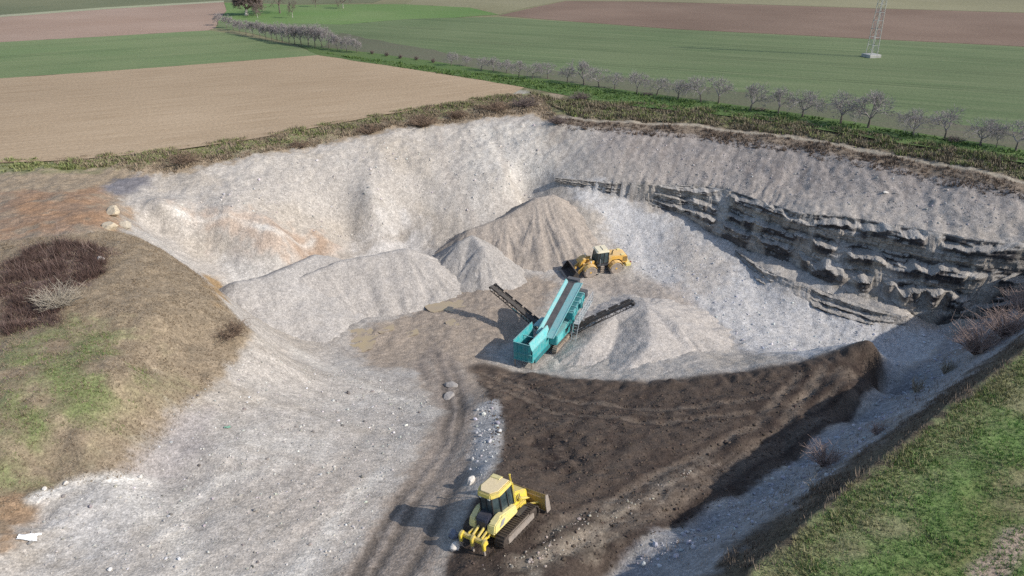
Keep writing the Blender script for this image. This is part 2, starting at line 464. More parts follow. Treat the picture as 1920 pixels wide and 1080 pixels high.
# brown spoil
TONGUE = [(890,690),(960,708),(1050,716),(1200,728),(1350,711),(1500,688),(1600,664),(1640,657),(1652,735),(1600,790),(1500,866),(1400,930),(1300,980),(1140,1085),(1000,1150),(840,1150),(830,1060),(880,960),(930,880),(940,800),(920,760)]
spoil = pz(TONGUE, .35, .35)
dirn = GX * .59 + GY * .81; acr = GX * .81 - GY * .59
paint(np.maximum(spoil, np.exp(-(line_d(GX, GY, GPL([(905, 692), (1050, 716), (1200, 728), (1350, 711), (1500, 689), (1600, 664), (1636, 657)]))[0] / 1.5) ** 4)), C(.078, .060, .049), .13)
paint(spoil * sstep(.1, .6, fbm(dirn * .10, acr * .8, 105)) * .7, C(.098, .077, .063))
paint(spoil * sstep(.1, .6, fbm(dirn * .12, acr * 1.1, 107)) * .7, C(.055, .040, .033))
paint(pz([(1010,1030),(1130,960),(1270,880),(1340,852),(1300,890),(1190,970),(1100,1030),(1000,1075)], .5, .8) * .85, C(.215, .185, .155), .2)
paint(pz([(1040,985),(1180,950),(1160,1000),(980,1080),(960,1060)], .6, .8) * .8, C(.245, .215, .175), .2)
paint(pz([(985,820),(1060,815),(1080,870),(1000,890)], .6, 1) * sstep(0, .4, n3 + n2) * .9, C(.030, .022, .02))  # shade in the scarp's hollows, painted as near-black soil
paint(pz([(880,690),(970,705),(1000,750),(940,745)], .6, .8) * .8, C(.15, .115, .09), .2)
paint(pz([(893,760),(925,750),(945,790),(935,850),(905,895),(885,880)], .35, .4), C(.36, .36, .365), .35)
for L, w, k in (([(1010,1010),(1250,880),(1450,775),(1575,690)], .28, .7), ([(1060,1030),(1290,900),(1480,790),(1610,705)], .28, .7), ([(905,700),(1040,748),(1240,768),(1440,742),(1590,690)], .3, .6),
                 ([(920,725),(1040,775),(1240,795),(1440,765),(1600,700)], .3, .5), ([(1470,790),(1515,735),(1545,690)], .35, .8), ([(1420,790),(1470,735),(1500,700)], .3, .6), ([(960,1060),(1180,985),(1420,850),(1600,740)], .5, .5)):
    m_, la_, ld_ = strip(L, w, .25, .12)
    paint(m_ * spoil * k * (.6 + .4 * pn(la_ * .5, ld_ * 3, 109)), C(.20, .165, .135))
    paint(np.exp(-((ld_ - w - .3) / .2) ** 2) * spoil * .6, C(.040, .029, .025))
    Z -= .10 * m_ * spoil
lipd, lipa = line_d(GX, GY, GPL([(905, 692), (1050, 716), (1200, 728), (1350, 711), (1500, 689), (1600, 664), (1636, 657)]))
Z += spoil * (.16 * fbm(GX * .8, GY * .8, 113, 4) + .10 * np.abs(pn(GX * 1.8, GY * 1.8, 115)))
Z += np.exp(-(lipd / .9) ** 2) * (.18 + .30 * pn(lipa * .5, lipd * 0, 117) + .18 * pn(lipa * 1.6, lipd, 119)) * sstep(0, 4, lipa)
# embankment below the near grass
emb = pz([(1145,1085),(1300,985),(1400,932),(1500,868),(1600,792),(1654,737),(1720,680),(1790,625),(1840,600),(1925,540),(1925,668),(1760,795),(1620,908),(1500,1012),(1415,1090)], .5, .6)
paint(emb, C(.29, .285, .295), .18)
paint(emb * sstep(.0, .5, fbm(GX * .3, GY * .3, 151)) * .6, C(.185, .16, .14), .2)
ed, ea = line_d(GX, GY, [p[:2] for p in edge_r])
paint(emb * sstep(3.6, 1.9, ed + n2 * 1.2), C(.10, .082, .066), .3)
# grassed rims
vegL = zone([(p[0], p[1] + .6) for p in band_l] + [(8, 121)] + [p[:2] for p in rim_r[:1]] + [p[:2] for p in rim_l[::-1]] + [(-46, 74), (-64, 74)], .6, 1.0)
paint(vegL, C(.28, .225, .165), .25)
dl, al = line_d(GX, GY, [p[:2] for p in band_l])
paint(vegL * sstep(5.5, 2.5, dl + n2 * 2), C(.19, .20, .10), .25)
vegR = zone([(2, 128)] + [(p[0], p[1] + 1.0) for p in band_r] + [(76, 70), (61, 71.5)] + [p[:2] for p in rim_r[::-1]], .5, .6)
paint(vegR, C(.185, .15, .118), .3)
dr, ar = line_d(GX, GY, [p[:2] for p in rim_r2])
paint(vegR * sstep(3.2, 4.4, dr + n2 * .6), C(.17, .165, .09), .3)
paint(vegR * sstep(.55, .2, np.abs(dr - 2.7 + n2 * .25)), C(.36, .32, .26))
# near right grass
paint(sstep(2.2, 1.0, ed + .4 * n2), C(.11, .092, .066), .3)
grs = zone([p[:2] for p in edge_r] + [(76, 66), (76, 9), (3, 9), (8, 20)], .5, .5)
gpat = fbm(GX * .22, GY * .22, 111, 4)
paint(grs, C(.115, .185, .058), .2)
paint(grs * sstep(.1, .5, gpat) * .8, C(.21, .205, .12))
paint(grs * sstep(4.0, .8, ed + n2 * 1.5) * .6, C(.20, .195, .11))
PATHL = [(1830,1120),(1880,1060),(1930,1000)]
pm, _, _ = strip([(1840,1085),(1880,1050),(1919,1005)], .55, .3, .3)
paint(pz([(1700,1085),(1919,860),(1919,990),(1850,1085)], 1.5, 1.5) * .6, C(.17, .135, .075))
paint(pm, C(.33, .265, .215), .1)

pit = sstep(-1, 1, field_core)[..., None] * (1 - .0 * col)
col = col * (1 - .15 * pit * sstep(.25, .40, col[..., :1]))
for L, w, c_, k in (([(640,482),(720,445),(800,405)], .35, (.26,.235,.21), .6), ([(330,395),(430,405),(520,435),(590,450)], .3, (.55,.53,.50), .7), ([(820,245),(840,330),(890,420)], .5, (.33,.30,.275), .5),  # first line: shade of a slope crease, painted as darker gravel
     ([(700,290),(740,350),(800,440)], .6, (.34,.315,.29), .5), ([(930,240),(950,330),(985,380)], .5, (.36,.33,.30), .5), ([(480,650),(560,690),(660,705),(770,745)], .3, (.27,.245,.22), .6), ([(620,640),(700,690),(800,725)], .3, (.28,.25,.225), .5),
     ([(320,960),(420,900),(520,870)], .6, (.52,.495,.46), .6), ([(380,1070),(450,980),(560,900)], .4, (.33,.305,.28), .5), ([(430,835),(540,855),(660,900)], .25, (.30,.275,.25), .6), ([(250,905),(330,880),(390,800)], .4, (.30,.28,.275), .5),
     ([(560,1070),(640,960),(720,880)], .5, (.53,.51,.48), .6), ([(65,935),(130,908),(220,900),(290,905)], .35, (.58,.565,.54), .8)):
    m_, la_, ld_ = strip(L, w, .35, .35); paint(m_ * min(1, k * 1.3) * (.75 + .5 * pn(la_ * .4, ld_, 131)), C(*c_))
for L, fr, am in (([(330,1075),(450,985),(580,905),(660,800)], 3.2, .10), ([(480,700),(600,760),(720,800),(800,815)], 2.6, .09), ([(120,1000),(220,960),(320,880),(380,790)], 2.8, .08)):
    ld_, la_ = line_d(GX, GY, GPL(L))
    w_ = np.sin(ld_ * fr + 1.2 * pn(la_ * .12, ld_ * .2, 141)) * sstep(6.5, 1.0, ld_) * sstep(-.3, .4, pn(la_ * .15, ld_ * .6, 143))
    col = col * (1 + am * 1.3 * w_ * sstep(.28, .36, col[..., 0]))[..., None]; Z += .035 * w_ * sstep(.28, .36, col[..., 0])
scarp = pz([(985,815),(1070,810),(1095,880),(1000,900)], .8, 1)
Z -= scarp * (.25 + .35 * pn(GX * .9, GY * .9, 145)) * .8
lump = fbm(GX * 1.4, GY * 1.4, 135, 3)
col = col * (1 + .10 * sstep(-1, 1, field_core)[..., None] * lump[..., None])
col *= (1 + .13 * n3[..., None] + .05 * n4[..., None])
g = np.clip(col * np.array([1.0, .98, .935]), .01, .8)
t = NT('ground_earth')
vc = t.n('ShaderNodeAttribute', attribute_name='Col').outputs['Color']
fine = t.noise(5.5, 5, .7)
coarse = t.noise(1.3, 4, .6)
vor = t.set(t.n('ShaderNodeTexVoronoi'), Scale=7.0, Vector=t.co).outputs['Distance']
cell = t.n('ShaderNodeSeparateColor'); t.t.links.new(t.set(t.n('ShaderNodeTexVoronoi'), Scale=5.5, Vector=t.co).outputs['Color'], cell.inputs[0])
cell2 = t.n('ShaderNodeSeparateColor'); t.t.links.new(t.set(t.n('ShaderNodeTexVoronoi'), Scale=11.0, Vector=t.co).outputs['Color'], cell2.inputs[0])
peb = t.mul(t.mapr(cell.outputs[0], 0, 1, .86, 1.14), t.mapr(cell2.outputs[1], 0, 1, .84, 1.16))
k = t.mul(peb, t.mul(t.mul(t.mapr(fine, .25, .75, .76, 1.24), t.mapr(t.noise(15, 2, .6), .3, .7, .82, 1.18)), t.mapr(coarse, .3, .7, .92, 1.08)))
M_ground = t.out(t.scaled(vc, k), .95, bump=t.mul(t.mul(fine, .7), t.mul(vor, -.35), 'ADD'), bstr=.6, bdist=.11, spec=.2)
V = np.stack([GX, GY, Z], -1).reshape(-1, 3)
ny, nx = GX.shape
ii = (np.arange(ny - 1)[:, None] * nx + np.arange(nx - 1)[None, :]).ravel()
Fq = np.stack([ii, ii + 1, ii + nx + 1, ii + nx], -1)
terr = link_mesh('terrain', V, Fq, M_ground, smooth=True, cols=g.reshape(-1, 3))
tag(terr, 'gravel pit floor, slopes, cliffs and rims', kind='structure')
# ------------------------------------------------------------------ cliffs: rock faces with strata, ledges and buttresses
def resample(L, n):
    P = np.array([p[:3] for p in L], float); return P
def cliff(name, foot_l, top_l, seed, dens=.16, rows=54, dark=.5, amp=.55):
    A = np.array([p[:3] for p in foot_l], float); B_ = np.array([p[:3] for p in top_l], float)
    M_ = (A + B_) / 2
    cum = np.concatenate([[0], np.cumsum(np.hypot(*np.diff(M_[:, :2], axis=0).T))])
    n = int(cum[-1] / dens); s = np.linspace(0, cum[-1], n)
    F_ = np.stack([np.interp(s, cum, A[:, k]) for k in range(3)], -1); T_ = np.stack([np.interp(s, cum, B_[:, k]) for k in range(3)], -1)
    h = np.linspace(-.12, 1.06, rows)
    S_, H_ = np.meshgrid(s, h)
    for A_ in (F_, T_):
        kk = np.exp(-np.linspace(-2, 2, 41) ** 2); kk /= kk.sum()
        for c_ in range(3): A_[:, c_] = np.convolve(np.pad(A_[:, c_], 20, mode='reflect', reflect_type='odd'), kk, mode='valid')
    wid = np.hypot(*(T_ - F_)[:, :2].T)[None]
    F0, T0 = F_[None], T_[None]
    zf = np.interp(s, s, F_[:, 2])[None]; zt = T_[:, 2][None]
    z = zf + (zt - zf) * H_ 
    zs_ = z + .25 * pn(S_ * .12, H_ * 0, seed)                      # strata dip gently
    hh = np.clip(H_ + .05 * fbm(S_ * .35, H_ * 2, seed + 1, 3), 0, 1)
    q = np.zeros_like(H_)
    for h0, dq in ((.28, .34), (.56, .30), (.93, .28)):
        o = .11 * pn(S_ * .2, S_ * 0, seed + int(h0 * 50)) + .06 * pn(S_ * .8, S_ * 0, seed + 2 + int(h0 * 50))
        w = .012 + .10 * np.clip(pn(S_ * .15, S_ * 0, seed + 9 + int(h0 * 30)), 0, 1)
        q += dq * sstep(h0 + o - w, h0 + o + w, hh) 
    q = q + .08 * hh
    fan = sstep(.0, .4, pn(S_ * .22, z * .12, seed + 71) + .6 * pn(S_ * .7, z * .3, seed + 73) + .02)
    q = q * (1 - fan) + (hh * .9 + .02) * fan
    but = fbm(S_ * .33, z * .08, seed + 21, 4) * amp + .22 * pn(S_ * 1.3, z * .25, seed + 23)       # buttresses and recesses, metres
    bi = np.floor(S_ / .85 + .5 * pn(S_ * .5, zs_ * .6, seed + 81)); zi = np.floor(zs_ / .48)
    blk = _hash(bi, zi, seed + 83); bi2 = np.floor(S_ / 2.3 + .4 * pn(S_ * .3, zs_ * .3, seed + 85)); blk2 = _hash(bi2, np.floor(zs_ / 1.1), seed + 87)
    led = .16 * sstep(-.1, .4, pn(S_ * .18, z * .5, seed + 38)) * np.sign(np.sin(zs_ * 4.1 + pn(S_ * .3, z, seed + 31))) * (.5 + .5 * pn(S_ * .5, z * .7, seed + 33)) + .045 * np.sin(zs_ * 11 + 2 * pn(S_ * .4, z, seed + 35)) + .08 * pn(S_ * 4, z * 5, seed + 37)
    but = but + .9 * pn(S_ * .16, z * .1, seed + 75) * sstep(15, 45, S_)
    led = led * (1 - .7 * fan)
    ov = 0
    for h0 in (.28, .56, .93):
        ov = ov + np.exp(-np.maximum(h0 - hh, 0) / .05) * (hh < h0 + .01)
    led = led + .27 * ov * (1 - fan)
    but = but + .16 * np.abs(pn(S_ * 1.9 + .4 * pn(S_, z, seed + 91), z * .12, seed + 93)) * -1.6
    env = sstep(0, .1, H_) * sstep(1.05, .85, H_) * np.clip((zt - zf) / 2.0, 0, 1)
    d = q * wid - (.6 * but + led + (.26 * (blk - .5) + .28 * (blk2 - .5)) * (1 - .8 * fan)) * env
    d = np.where(H_ > 1, q * wid + (H_ - 1) * 6 + .1, d)
    z = np.where(H_ > 1, zt - (H_ - 1) * 5 + .02, z)
    ux = ((T0 - F0)[..., 0]) / np.maximum(wid, .3); uy = ((T0 - F0)[..., 1]) / np.maximum(wid, .3)
    # where the corridor is narrow use the wall's own normal
    ux = np.where(wid < .6, .45, ux); uy = np.where(wid < .6, .89, uy); L = np.hypot(ux, uy); ux /= L; uy /= L
    X = F0[..., 0] + ux * d; Y = F0[..., 1] + uy * d
    Zc = z + .05 * pn(S_ * 2, H_ * 9, seed + 41)
    base = C(.31, .28, .243)
    c = np.broadcast_to(base, X.shape + (3,)).copy()
    def mixc(m, cc):
        nonlocal c
        m = np.clip(m, 0, 1)[..., None]; c = c * (1 - m) + np.asarray(cc) * m
    band = .5 + .5 * np.sin(zs_ * 2.6 + .8 * pn(S_ * .08, z * 0, seed + 51) + 1.0)
    mixc(sstep(.32, .62, band + .25 * fbm(S_ * .5, z * 1.5, seed + 53)) * dark, C(.05, .047, .05))  # dark strata, their colour deepened to carry the wall's shade as well
    ledge_shade = 0
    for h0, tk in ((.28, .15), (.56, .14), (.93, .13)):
        ledge_shade = np.maximum(ledge_shade, sstep(h0 - tk - .03, h0 - tk + .02, hh + .04 * pn(S_ * .6, z, seed + 61)) * sstep(h0 + .03, h0 - .01, hh))
    mixc(ledge_shade * sstep(-.5, .0, pn(S_ * .25, z * .4, seed + 63)) * .9, C(.055, .051, .054))  # shade beneath each ledge, painted into the rock colour as a dark layer
    mixc(fan * .8, C(.40, .362, .315))
    mixc(sstep(.15, .6, pn(S_ * .9, z * .22, seed + 55)) * .8, C(.42, .385, .33))
    mixc(sstep(.3, .7, pn(S_ * 2.2, z * .5, seed + 57)) * .5, C(.13, .115, .10))
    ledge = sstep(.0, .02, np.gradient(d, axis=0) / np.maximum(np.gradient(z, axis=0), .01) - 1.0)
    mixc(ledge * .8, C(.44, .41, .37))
    c *= (.84 + .3 * (blk - .5))[..., None]
    c *= (1 + .12 * pn(S_ * 3, z * 4, seed + 59))[..., None]
    ny, nx = X.shape
    i = (np.arange(ny - 1)[:, None] * nx + np.arange(nx - 1)[None, :]).ravel()
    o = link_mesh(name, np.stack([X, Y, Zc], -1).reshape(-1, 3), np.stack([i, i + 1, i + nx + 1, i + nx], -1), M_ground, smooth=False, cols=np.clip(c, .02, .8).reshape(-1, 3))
    tag(o, kind='structure')
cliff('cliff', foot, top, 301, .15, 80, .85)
f2 = [gp(u, v) for u, v in [(1366, 468), (1425, 532), (1480, 558), (1560, 590), (1630, 612), (1692, 622)]]
t2 = [gp(u, v) for u, v in [(1376, 460), (1432, 514), (1485, 532), (1562, 560), (1640, 586), (1700, 600)]]
f2 = [(x, y, z - .25) for x, y, z in f2]; t2 = [(x, y, max(z, f[2] + 1.5)) for (x, y, z), f in zip(t2, f2)]; t2[0] = (t2[0][0], t2[0][1], f2[0][2] + .3)
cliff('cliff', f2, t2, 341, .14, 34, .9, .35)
# ------------------------------------------------------------------ level fields round the pit
def soil_mat(name, c1, c2, ang, row=2.2, speck=4.0, rowamt=.5, tram=0.0):
    t = NT(name)
    st = t.stretch(row * .06, row, 1, ang)
    rows = t.noise(1.0, 4, .6, st)
    big = t.noise(.035, 4, .5)
    sp = t.noise(speck, 3, .7)
    f = t.mul(t.mul(rows, rowamt), t.mul(big, 1 - rowamt), 'ADD')
    c = t.mix(t.mapr(f, .36, .64, 0, 1), c1, c2)
    if tram:
        sx = t.n('ShaderNodeSeparateXYZ'); t.t.links.new(t.stretch(1, 1, 1, ang), sx.inputs[0])
        w = t.mul(sx.outputs[1], t.mul(t.noise(.05, 2), 1.2), 'ADD')
        d = t.mul(t.mul(t.mul(t.mul(w, 1 / tram), 0, 'ADD'), 1.0, 'FRACT'), .5, 'SUBTRACT')
        d = t.mul(t.mul(t.mul(d, 1, 'ABSOLUTE'), .055, 'SUBTRACT'), 1, 'ABSOLUTE')
        c = t.mix(t.mul(t.mapr(d, .012, .03, .55, 0), t.mapr(t.noise(.06, 3), .35, .6, .2, 1)), c, tuple(k * .55 for k in c1))
    return t.out(t.scaled(c, t.mul(t.mapr(sp, .25, .75, .78, 1.22), t.mapr(t.noise(.012, 3, .5), .35, .65, .90, 1.10))), .95, bump=sp, bstr=.6, bdist=.12, spec=.15)

def sheet(name, pix, z, mat, step=3.0, jit=.35, world_pts=False):
    P = [p if world_pts else at(p[0], p[1], z) for p in pix]
    out = []
    for i in range(len(P)):
        a, b = P[i], P[(i + 1) % len(P)]
        L = math.dist(a[:2], b[:2]); n = max(1, min(200, int(L / step)))
        for k in range(n):
            x = a[0] + (b[0] - a[0]) * k / n; y = a[1] + (b[1] - a[1]) * k / n
            j = 0 if k == 0 else jit * float(pn(np.array([(x + y) * .21]), np.array([(x - y) * .21]), 5)[0])
            out.append((x - (b[1] - a[1]) / L * j, y + (b[0] - a[0]) / L * j, z))
    o = link_mesh(name, out, [tuple(range(len(out)))], mat)
    tag(o, kind='structure')
    return o

RA = math.atan2(.45, .89)
ga, gb = at(1260, 55, 0), at(1920, 88, 0)
RB = math.atan2(gb[1] - ga[1], gb[0] - ga[0])
M_tan = soil_mat('dry_harrowed_soil', (.32, .232, .145), (.415, .315, .21), RA, 1.6, 2.4, .65)
M_red = soil_mat('reddish_tilled_soil', (.27, .185, .135), (.33, .24, .185), RA, 1.2, 2.0, .5)
M_brn = soil_mat('brown_ploughed_soil', (.16, .108, .078), (.22, .155, .115), RB, 1.2, 1.6, .4)
M_grnL = soil_mat('young_winter_crop', (.125, .18, .075), (.185, .215, .105), RA, .8, 2.5, .5, 15.0)
M_grnR = soil_mat('winter_crop_dull', (.106, .146, .066), (.158, .188, .095), RB, .55, 2.0, .7, 17.0)
M_bright = soil_mat('meadow_bright', (.11, .19, .055), (.16, .215, .085), RB, .5, 1.5, .4)
M_olive = soil_mat('stubble_olive', (.16, .165, .085), (.23, .205, .12), RB, .6, 1.5, .5)
M_mauve = soil_mat('bare_strip_soil', (.135, .122, .088), (.105, .125, .068), RB, 1.6, 2.0, .6)
M_verge = soil_mat('verge_turf', (.07, .125, .035), (.11, .15, .055), RB, .9, 2.5, .4)

x0, x1, y0, y1 = gx[0], gx[-1], gy[0], gy[-1]
B = 2600.0
ring_v = [(-B, -B), (B, -B), (B, B), (-B, B), (x0, y0), (x1, y0), (x1, y1), (x0, y1)]
ring = link_mesh('ground', [(a, b, -.02) for a, b in ring_v], [(0, 1, 5, 4), (1, 2, 6, 5), (2, 3, 7, 6), (3, 0, 4, 7)], M_olive)
tag(ring, kind='structure')
sheet('ploughed_field', [(-300, 340), (-300, 182), (0, 147), (300, 126), (600, 103), (700, 118), (985, 163), (960, 176), (830, 197), (700, 218), (580, 241), (470, 261), (280, 287), (130, 300), (0, 305)], 0.0180, M_tan)
sheet('green_field', [(-300, 182), (-300, 112), (0, 79), (200, 68), (390, 57), (430, 62), (560, 88), (600, 103), (300, 126), (0, 147)], 0.0215, M_grnL)
sheet('ploughed_field', [(-300, 112), (-300, 62), (0, 32), (200, 17), (420, 4), (425, 20), (408, 40), (405, 52), (390, 57), (200, 68), (0, 79)], 0.0180, M_red)
sheet('meadow', [(-300, 61), (-300, -30), (900, -60), (700, 5), (560, 8), (420, 3), (200, 16), (0, 31)], 0.0145, soil_mat('pasture', (.12, .135, .075), (.165, .165, .095), RA, .5, 1.2, .4))
sheet('path', [(-300, 64), (0, 32), (200, 17), (420, 4), (420, 1), (200, 13.5), (0, 28), (-300, 60)], 0.0250, soil_mat('farm_track', (.32, .31, .22), (.27, .29, .17), RA))
sheet('meadow', [(425, 20), (420, 5), (560, 9), (640, 8), (760, 8), (880, 14), (935, 27), (850, 33), (760, 36), (640, 46), (560, 44), (460, 46), (408, 42)], 0.0285, M_bright)
sheet('green_field', [(600, 96), (470, 62), (405, 52), (408, 42), (460, 46), (560, 44), (640, 46), (760, 36), (850, 33), (935, 32), (1100, 43), (1260, 55), (1600, 72), (1920, 88), (2250, 106), (2250, 330), (1920, 272), (1700, 238), (1500, 204), (1300, 176), (1000, 140), (840, 118)], 0.0180, M_grnR)
sheet('ploughed_field', [(935, 29), (1000, 14), (1060, 2), (1200, 3), (1400, 8), (1640, 16), (1920, 24), (2250, 36), (2250, 104), (1920, 87), (1600, 71), (1260, 54), (1100, 42)], 0.0215, M_brn)
sheet('meadow', [(760, 8), (900, -60), (2600, -60), (2250, 35), (1920, 23.5), (1640, 15.5), (1400, 7.5), (1200, 2.5), (1060, 1.5), (1000, 12), (935, 27), (880, 14)], 0.0163, soil_mat('far_stubble', (.20, .185, .105), (.245, .225, .14), RB, .5, 1.0, .5))
sheet('bare_strip', [(600, 92), (640, 62), (760, 85), (1000, 128), (1300, 160), (1500, 186), (1700, 216), (1920, 250), (2250, 300), (2250, 345), (1920, 288), (1700, 252), (1500, 218), (1300, 189), (1000, 147), (840, 122)], 0.0285, M_mauve, jit=1.2)
sheet('grass_verge', [(560, 86), (640, 92), (720, 102), (840, 119), (1000, 145), (1100, 160), (1300, 186), (1500, 213), (1700, 245), (1920, 281), (2250, 335), (2250, 366), (1920, 305), (1800, 287), (1600, 252), (1400, 220), (1200, 200), (1080, 182), (985, 164), (850, 141), (700, 119), (600, 104)], 0.0355, M_verge, jit=.6)

# ------------------------------------------------------------------ heaps of screened material
def heap(name, label, ridges, slope, mat_col, pad, seed, gul=.35, cell=.17, colvar=.06, group=None):
    """ridges: polylines of (x, y, z) crests; the sides fall at the angle of repose"""
    allp = np.array([p for r in ridges for p in r])
    xs = np.arange(allp[:, 0].min() - pad, allp[:, 0].max() + pad, cell); ys_ = np.arange(allp[:, 1].min() - pad, allp[:, 1].max() + pad, cell)
    X, Y = np.meshgrid(xs, ys_)
    H = np.full(X.shape, -99.0)
    wob = 1 + .10 * fbm(X * .25, Y * .25, seed, 3)
    for r in ridges:
        for (a, b) in zip(r[:-1], r[1:]):
            ex, ey = b[0] - a[0], b[1] - a[1]
            L2 = ex * ex + ey * ey + 1e-9
            t = np.clip(((X - a[0]) * ex + (Y - a[1]) * ey) / L2, 0, 1)
            d = np.hypot(X - a[0] - t * ex, Y - a[1] - t * ey)
            ang = np.arctan2(Y - a[1] - t * ey, X - a[0] - t * ex)
            gl = gul * np.abs(pn(ang * 4.0 + t * 3, d * .10, seed + 3)) * np.clip(d / 3, 0, 1)
            gl = gl + .4 * gul * np.abs(pn(ang * 11.0, d * .2, seed + 4)) * np.clip(d / 3, 0, 1)
            H = np.maximum(H, a[2] + (b[2] - a[2]) * t + .25 - np.sqrt(d * d + .12) * slope * wob - gl)
    H += .10 * fbm(X * .9, Y * .9, seed + 7, 4) + .03 * pn(X * 3.5, Y * 3.5, seed + 8)
    ground = tz(X, Y)
    keep = H > ground - .45
    ny, nx = X.shape
    q = keep[:-1, :-1] & keep[1:, :-1] & keep[:-1, 1:] & keep[1:, 1:]
    i = (np.arange(ny - 1)[:, None] * nx + np.arange(nx - 1)[None, :])[q]
    Fq = np.stack([i, i + 1, i + nx + 1, i + nx], -1)
    used = np.unique(Fq); rem = np.zeros(ny * nx, int); rem[used] = np.arange(len(used))
    V = np.stack([X, Y, H], -1).reshape(-1, 3)[used]
    a1 = fbm(X * .35, Y * .35, seed + 11, 4); a2 = pn(X * 2.0, Y * 2.0, seed + 12)
    c = np.asarray(mat_col)[None, None] * (1 + colvar * 2 * a1[..., None] + colvar * a2[..., None])
    o = link_mesh(name, V, rem[Fq], M_ground, smooth=True, cols=np.clip(c, .01, .8).reshape(-1, 3)[used])
    tag(o, label, 'gravel heap', group)
    return o

heap('gravel_heap', 'tallest conical heap of tan gravel standing behind the yellow wheel loader',
     [[at(1035, 366, -6.0), at(1005, 372, -6.2), at(945, 408, -7.8), at(880, 432, -8.9)], [at(1035, 366, -6.0), at(1070, 395, -7.6)]], .60, (.33, .285, .24), 11, 201, .5)
heap('gravel_heap', 'small grey cone of fine gravel in front of the tall tan heap',
     [[at(885, 442, -8.1), at(868, 450, -8.4)], [at(885, 442, -8.1), at(905, 462, -8.6)]], .70, (.35, .325, .295), 7, 233, .35)
heap('gravel_heap', 'long low spoil ridge left of the pit floor with a pointed right end',
     [[at(560, 522, -8.6), at(640, 490, -8.3), at(760, 467, -8.2), at(800, 490, -9.4), at(845, 522, -11.2)], [at(560, 522, -8.6), at(500, 555, -8.7)]], .60, (.36, .333, .302), 8, 251, .45)
heap('gravel_heap', 'rounded grey spoil mound at the slope foot beside the dead grass hump',
     [[at(440, 532, -7.4), at(500, 520, -7.6), at(590, 480, -8.4)], [at(440, 532, -7.4), at(450, 560, -8.4)]], .50, (.36, .336, .308), 7, 277, .3)
heap('gravel_heap', 'broad pale mound of screened gravel under the right conveyor of the teal screener',
     [[at(1150, 590, -10.8), at(1215, 575, -10.1), at(1270, 610, -10.6)], [at(1215, 575, -10.1), at(1220, 650, -10.5), at(1180, 690, -10.9)], [at(1150, 590, -10.8), at(1100, 650, -11.1)]], .34, (.40, .368, .333), 9, 291, .25)

# muddy water lying on the pit floor
t = NT('muddy_water')
M_mud = t.out(t.mix(t.mapr(t.noise(.5, 3), .35, .65, 0, 1), (.40, .315, .185), (.36, .29, .20)), .32, spec=.5)
def puddle(pix, dz=.02):
    P = GPL(pix); z = None
    cx = sum(p[0] for p in P) / len(P); cy = sum(p[1] for p in P) / len(P)
    xs_ = np.array([p[0] for p in P]); ys2 = np.array([p[1] for p in P]); gxx, gyy = np.meshgrid(np.linspace(xs_.min(), xs_.max(), 24), np.linspace(ys2.min(), ys2.max(), 24))
    ins = poly_sd(gxx, gyy, P) > 0
    z = float(np.quantile(tz(gxx, gyy)[ins], .62)) + dz
    out = []
    for k in range(64):
        a = k / 64 * 2 * math.pi
        f = k / 64 * len(P); i = int(f); u = f - i
        p, q = P[i % len(P)], P[(i + 1) % len(P)]
        x = p[0] + (q[0] - p[0]) * u; y = p[1] + (q[1] - p[1]) * u
        j = 1.12 + .22 * float(pn(np.array([x * .9]), np.array([y * .9]), 8)[0])
        out.append((cx + (x - cx) * j, cy + (y - cy) * j, z))
    tag(link_mesh('water', out, [tuple(range(64))], M_mud), kind='structure')
puddle([(785, 572), (805, 556), (850, 548), (905, 552), (912, 565), (880, 578), (820, 584)], .0)
puddle([(652, 640), (655, 622), (690, 615), (705, 630), (695, 655), (668, 662)], .0)
puddle([(705, 620), (735, 612), (740, 620), (715, 626)], .0)
puddle([(835, 606), (850, 600), (860, 608), (845, 616)], .0)
puddle([(755, 626), (780, 620), (785, 627), (765, 632)], .0)
# ------------------------------------------------------------------ loose ground cover
t = NT('plant_colour')
vcol = t.n('ShaderNodeAttribute', attribute_name='Col').outputs['Color']
M_plant = t.out(vcol, .9, spec=.15)

def tufts(name, X, Y, Zt, hgt, wid, c1, c2, blades=5, lean=.6, up=.5, seed=0):
    """clumps of narrow leaning leaves, all of one cover in one mesh"""
    r = np.random.default_rng(seed)
    n = len(X); N = n * blades
    x = np.repeat(X, blades) + r.normal(0, hgt * .25, N); y = np.repeat(Y, blades) + r.normal(0, hgt * .25, N)
    z = np.repeat(Zt, blades) - .05
    a = r.uniform(0, 2 * np.pi, N); patch = np.clip(.75 + .9 * fbm(X * .35, Y * .35, 77, 3), .3, 1.7) if hgt > .25 else np.clip(1.0 + .5 * fbm(X * .5, Y * .5, 77, 3), .8, 1.6); h = hgt * r.uniform(up, 1.25, N) * np.repeat(r.uniform(.6, 1.3, n) * patch, blades); l = lean * h * r.uniform(.2, 1, N)
    w = wid * r.uniform(.6, 1.4, N); b = a + np.pi / 2
    base1 = np.stack([x - np.cos(b) * w, y - np.sin(b) * w, z], -1); base2 = np.stack([x + np.cos(b) * w, y + np.sin(b) * w, z], -1)
    tip = np.stack([x + np.cos(a) * l, y + np.sin(a) * l, z + h], -1)
    V = np.stack([base1, base2, tip], 1).reshape(-1, 3)
    f = np.arange(N * 3).reshape(-1, 3)
    m = np.repeat(r.uniform(0, 1, n), blades)[:, None]
    c = (np.array(c1) * m + np.array(c2) * (1 - m)) * r.uniform(.75, 1.25, (N, 1))
    o = link_mesh(name, V, f, M_plant, cols=np.repeat(np.clip(c, .005, .7), 3, 0))
    tag(o, kind='stuff')
    return o

